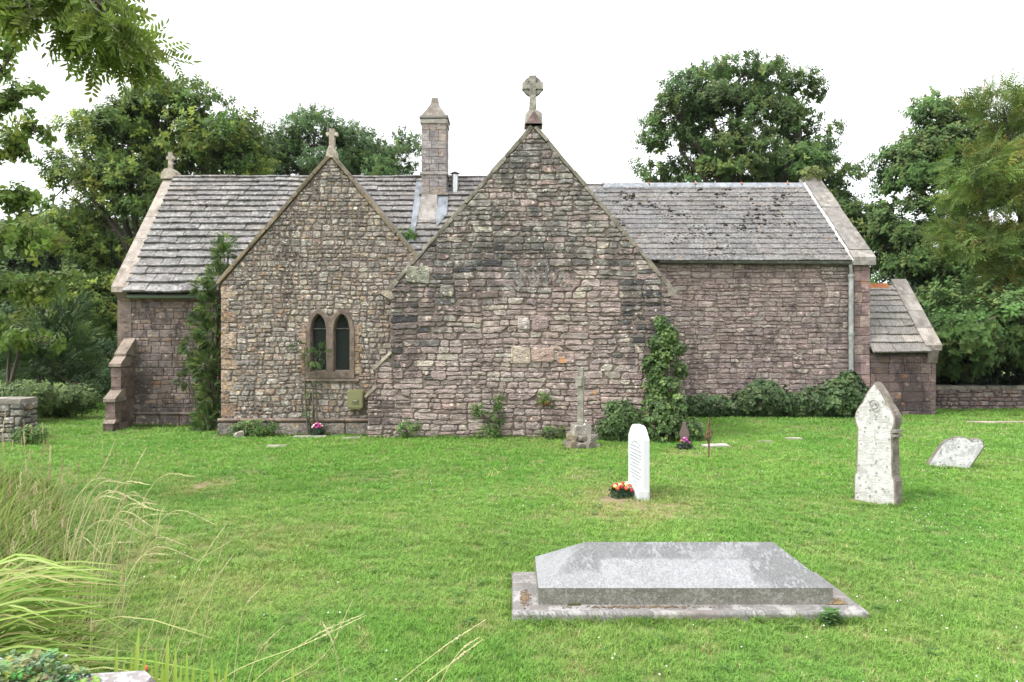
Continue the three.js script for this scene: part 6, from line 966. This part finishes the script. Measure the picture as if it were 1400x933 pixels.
// bending grass stalks with seed heads, each told apart against the lawn
{
  const straw = std({ color: rgb([0.46, 0.42, 0.24]), roughness: 0.9 }), stemM = std({ color: rgb([0.34, 0.34, 0.15]), roughness: 0.9 });
  const L = 'bending grass stalk with a pale feathery seed head';
  const list = [[[300, 933], [420, 880], [500, 842], 3.2], [[330, 950], [430, 870], [497, 840], 3.3], [[340, 960], [440, 900], [482, 822], 3.3], [[520, 960], [600, 890], [665, 847], 3.3], [[600, 940], [630, 890], [655, 872], 3.4], [[340, 930], [355, 890], [388, 856], 3.6], [[325, 880], [335, 830], [362, 800], 4], [[230, 860], [260, 780], [318, 738], 4.2], [[240, 850], [280, 760], [310, 716], 4.2], [[250, 870], [290, 800], [320, 757], 4], [[160, 700], [185, 640], [200, 612], 5], [[100, 690], [140, 640], [158, 600], 5], [[150, 760], [190, 690], [215, 690], 4.6], [[130, 760], [165, 700], [210, 722], 4.6], [[280, 860], [300, 760], [315, 722], 4.3], [[470, 960], [455, 880], [440, 850], 3.2], [[560, 960], [620, 905], [660, 875], 3.1]];
  rnd = rngOf(303);
  for (let i = 0; i < 20; i++) { const x = rr(70, 190), y = rr(700, 830), l = rr(50, 110), h = rr(40, 95); list.push([[x, y], [x + l * 0.45, y - h], [x + l, y - h * rr(0.7, 1.15)], rr(4.2, 5.2)]); }
  for (const [a, b, c, d] of list) {
    const A = P(...a, d), B = P(...b, d + gauss() * 0.05), C = P(...c, d + gauss() * 0.1), root = V3(A.x - (B.x - A.x) * 0.5, 0, A.z), t = thing('grass_stalk', L, 'grass', [root.x, 0, root.z], 'bending grass stalks by the corner'), pts = curvePts([root, A, B, C], 22); if (A.y < 0.05) pts.splice(0, 0);
    part(t, 'stem', tube(pts, pts.map((_, i) => lerp(0.0032, 0.0016, i / 22)), 5), stemM);
    const hd = []; for (let k = 0; k < 70; k++) { // slim spikelets crowded along the last third of the stalk
      const q = 14.5 + 7.4 * rnd(), i = Math.floor(q), p = pts[i].clone().lerp(pts[i + 1], q - i), T = pts[i + 1].clone().sub(pts[i]).normalize(), f = 1 - Math.abs(q - 17.5) / 5.2, g = new THREE.OctahedronGeometry(0.0036 * rr(0.7, 1.2), 0); g.scale(0.45, 2, 0.45);
      g.applyQuaternion(new THREE.Quaternion().setFromUnitVectors(_up, T.add(V3(gauss() * 0.3, gauss() * 0.3, gauss() * 0.3)).normalize())); g.translate(p.x + gauss() * 0.005 * f, p.y + gauss() * 0.006 * f, p.z + gauss() * 0.005 * f); hd.push(g);
    }
    part(t, 'seed_head', mergeGeometries(hd), straw);
  }
}
// ---------------------------------------------------------------- grass
function bladeTuft(n, r, h, w, seed, lean = 0.5) {
  rnd = rngOf(seed); const t = [];
  for (let i = 0; i < n; i++) { const a = rnd() * 6.283, q = Math.sqrt(rnd()) * r, x = Math.cos(a) * q, z = Math.sin(a) * q, b = rnd() * 6.283, hh = h * rr(0.5, 1.15), l = lean * hh * rr(0.3, 1.4), dx = Math.cos(b), dz = Math.sin(b), ww = w * rr(0.7, 1.3), sx = -dz * ww / 2, sz = dx * ww / 2;
    const m = [x + dx * l * 0.35, hh * 0.6, z + dz * l * 0.35], e = [x + dx * l, hh * (1 - 0.25 * lean * rnd()), z + dz * l], b0 = [x - sx, -0.01, z - sz], b1 = [x + sx, -0.01, z + sz], m0 = [m[0] - sx * 0.8, m[1], m[2] - sz * 0.8], m1 = [m[0] + sx * 0.8, m[1], m[2] + sz * 0.8];
    t.push([b0, b1, m1], [b0, m1, m0], [m0, m1, e]); }
  return faces(t);
}
const BLADE = leafMat({ roughness: 0.65, transmission: 0.5, specularIntensity: 0.3 });
function scatter(name, label, category, geo, mat, list) {
  const im = shade(new THREE.InstancedMesh(geo, mat, list.length)), c = new THREE.Color(); im.name = numbered(name); im.userData.kind = 'stuff'; meta(im, label, category);
  list.forEach(([x, y, z, s, sy, col], i) => { _q.setFromEuler(new THREE.Euler(gauss() * 0.08, rnd() * 6.283, gauss() * 0.08)); _m.compose(V3(x, y, z), _q, V3(s, sy, s)); im.setMatrixAt(i, _m); im.setColorAt(i, c.setRGB(col[0], col[1], col[2])); }); scene.add(im);
}
{
  const near = bladeTuft(20, 0.05, 0.03, 0.0045, 311, 1.3), mid = bladeTuft(17, 0.075, 0.034, 0.007, 312, 1.2), far = bladeTuft(15, 0.12, 0.038, 0.012, 313, 1.1);
  const lawn = (z0, z1, dens, geo, seed, sz) => {
    rnd = rngOf(seed); const list = [], n = Math.round(dens * (z1 - z0) * 0.79 * (z0 + z1));
    for (let i = 0; i < n; i++) {
      const d = Math.sqrt(lerp(z0 * z0, z1 * z1, rnd())), x = rr(-0.79, 0.79) * d, z = -d; if (!freeOf(x, z)) continue;
      const dry = dryness(x, z), soil = soilAt(x, z); if (rnd() < soil * 0.75 || rnd() < dry * 0.18) continue;
      let c = mixc([0.2, 0.395, 0.068], [0.262, 0.45, 0.095], vn(x * 1.3, z * 1.3)); c = mixc(c, [0.165, 0.365, 0.062], smoothstep(fbm(x * 0.7 + 50, z * 0.7, 3), 0.5, 0.7) * 0.7); c = mixc(c, [0.44, 0.42, 0.17], clamp(dry * rr(0.2, 0.65), 0, 0.75)); if (rnd() < 0.045) c = [0.46, 0.44, 0.2];
      const v = rr(0.86, 1.14); const s = sz * rr(0.8, 1.25), lush = 0.8 + 0.7 * vn(x * 2.2 + 9, z * 2.2) - dry * 0.25; list.push([x, groundY(x, z), z, s, s * lush, [c[0] * v, c[1] * v, c[2] * v]]);
    }
    scatter('lawn_grass', 'short mown churchyard grass with dry patches', 'grass', geo, BLADE, list); return list.length;
  };
  lawn(2.4, 5.5, 700, near, 321, 1); lawn(5.5, 9.5, 380, near, 322, 1.25); lawn(9.5, 14.2, 190, mid, 323, 1.15); lawn(14.2, 24, 70, far, 324, 1.1);
  // longer tufts round stones and walls
  rnd = rngOf(325); const edge = [], tuft = bladeTuft(14, 0.04, 0.1, 0.005, 314, 0.8);
  const ringOf = (x, z, hw, hd, n) => { for (let i = 0; i < n; i++) { const s = rnd() * 2 * (hw + hd), k = s < hw * 2 ? [x - hw + s, z + hd] : [x + (rnd() < 0.5 ? -hw : hw), z + hd - (s - hw * 2)]; edge.push([k[0] + gauss() * 0.02, groundY(...k), k[1] + Math.abs(gauss()) * 0.03, rr(0.6, 1.1), rr(0.2, 0.75), [0.15 * rr(0.8, 1.3), 0.27 * rr(0.8, 1.2), 0.04]]); } };
  ringOf(1.19, -5.28, 1.2, 0.45, 200); ringOf(4.2, -8.5, 0.28, 0.22, 60); ringOf(X(1305, 10.75), -10.75, 0.32, 0.12, 60); ringOf(X(794, 12.85), -12.85, 0.28, 0.26, 50); ringOf(1.5, -8.9, 0.06, 0.3, 16);
  for (let i = 0; i < 260; i++) { const x = rr(X(503, 14), X(938, 14)); edge.push([x, 0, -13.93 + gauss() * 0.03, 1.1, rr(0.5, 1.4), [0.16, 0.29, 0.045]]); } for (let i = 0; i < 140; i++) { const x = rr(X(300, 14.3), X(505, 14.3)); edge.push([x, 0, -14.25 + gauss() * 0.03, 1.1, rr(0.5, 1.3), [0.16, 0.29, 0.045]]); } for (let i = 0; i < 80; i++) { const x = rr(-8.2, -6.3); edge.push([x, 0, -15.85, 1.2, rr(0.6, 1.3), [0.14, 0.25, 0.04]]); }
  for (let i = 0; i < 130; i++) { const p = ON(rr(1185, 1400), rr(566, 570)); edge.push([p.x, p.y, p.z, 1.2, rr(0.5, 1.2), [0.14, 0.24, 0.04]]); }
  scatter('grass_tufts', 'longer grass tufts left uncut round the stones and walls', 'grass', tuft, BLADE, edge);
  // clover and daisy heads
  rnd = rngOf(326); const fl = []; for (let i = 0; i < 1500; i++) { const d = Math.sqrt(lerp(9, 220, rnd())), x = rr(-0.75, 0.75) * d; if (fbm(x * 0.8, d * 0.8 + 30, 3) < 0.5 || !freeOf(x, -d)) continue; fl.push([x, groundY(x, -d) + 0.045, -d, rr(0.0035, 0.0065), rr(0.003, 0.005), [0.6, 0.6, 0.53]]); }
  scatter('clover_heads', 'tiny white clover and daisy heads scattered through the lawn', 'clover', new THREE.IcosahedronGeometry(1, 1), std({ color: 0xffffff }), fl);
  // broad-leaved weeds in the lawn
  rnd = rngOf(327); const ws = []; for (let i = 0; i < 420; i++) { const d = Math.sqrt(lerp(9, 120, rnd())), x = rr(-0.75, 0.75) * d; if (!freeOf(x, -d)) continue; ws.push([x, groundY(x, -d) + 0.005, -d, rr(0.3, 0.7), rr(0.15, 0.3), [0.1 * rr(0.8, 1.3), 0.2, 0.04]]); } for (let i = 0; i < 16; i++) { const p = ON(1136 + gauss() * 10, 858 + gauss() * 4); ws.push([p.x, p.y + 0.01, p.z, 0.7, 0.5, [0.09, 0.19, 0.05]]); }
  scatter('lawn_weeds', 'low broad leaved weeds growing flat in the lawn', 'weeds', GEO.shrub, BLADE, ws);
  // rank grass in the corner
  rnd = rngOf(328); const tall = bladeTuft(10, 0.08, 0.72, 0.018, 315, 0.42), dry = bladeTuft(7, 0.1, 0.85, 0.0042, 316, 0.8), tl = [], dl = [];
  for (let i = 0; i < 950; i++) { const d = rr(3.8, 9), edgeX = X(85, d) - (d - 3.4) * 0.05, x = edgeX - Math.abs(gauss()) * 1.1 + 0.15; if (x < -0.9 * d) continue; const k = clamp((edgeX - x) / 0.9, 0.12, 1), v = rr(0.7, 1.3); tl.push([x, groundY(x, -d), -d, 1, (0.3 + 0.75 * k) * rr(0.5, 1.15), mixc([0.14, 0.26, 0.035], [0.32, 0.34, 0.08], rnd() * 0.55).map((c) => c * v)]); }
  for (let i = 0; i < 210; i++) { const d = rr(3.6, 8), x = X(rr(0, 1) ** 1.6 * 300 - 60, d) - 0.2; const k = clamp((X(280, d) - x) / 1.6, 0.1, 1), v = rr(0.75, 1.25); if (rnd() > 0.25 + 0.75 * k) continue; dl.push([x, groundY(x, -d), -d, 1, (0.22 + 0.6 * k) * rr(0.5, 1.15), [0.42 * v, 0.38 * v, 0.19 * v]]); }
  scatter('rank_grass', 'tall rank green grass filling the corner beside the wall', 'grass', tall, BLADE, tl); scatter('dry_grass', 'thin dry straw coloured grass bending over the lawn edge', 'grass', dry, BLADE, dl);
  // seed heads of the rank grass
  rnd = rngOf(329); const hs = []; const head = mergeGeometries([...Array.from({ length: 14 }, (_, i) => { const g = new THREE.OctahedronGeometry(0.008, 0); g.scale(0.5, 1.5, 0.5); g.translate(gauss() * 0.006, 1 + i * 0.009, gauss() * 0.006); g.deleteAttribute('uv'); return g; }), faces([[[-0.0015, 0, 0], [0.0015, 0, 0], [0, 1.1, 0]], [[0, 0, -0.0015], [0, 0, 0.0015], [0, 1.1, 0]]])]);
  for (let i = 0; i < 100; i++) { const d = rr(3.6, 8.5), x = X(rr(-20, 170), d); hs.push([x, groundY(x, -d), -d, 1, rr(0.45, 0.95) * (x < X(80, d) ? 1.1 : 0.7), pick([[0.38, 0.3, 0.17], [0.3, 0.2, 0.12], [0.42, 0.37, 0.22]])]); }
  scatter('grass_seed_heads', 'pale seed heads above the tall rank grass', 'grass', head, std({ color: 0xffffff, roughness: 0.95 }), hs);
}
renderer.render(scene, camera);
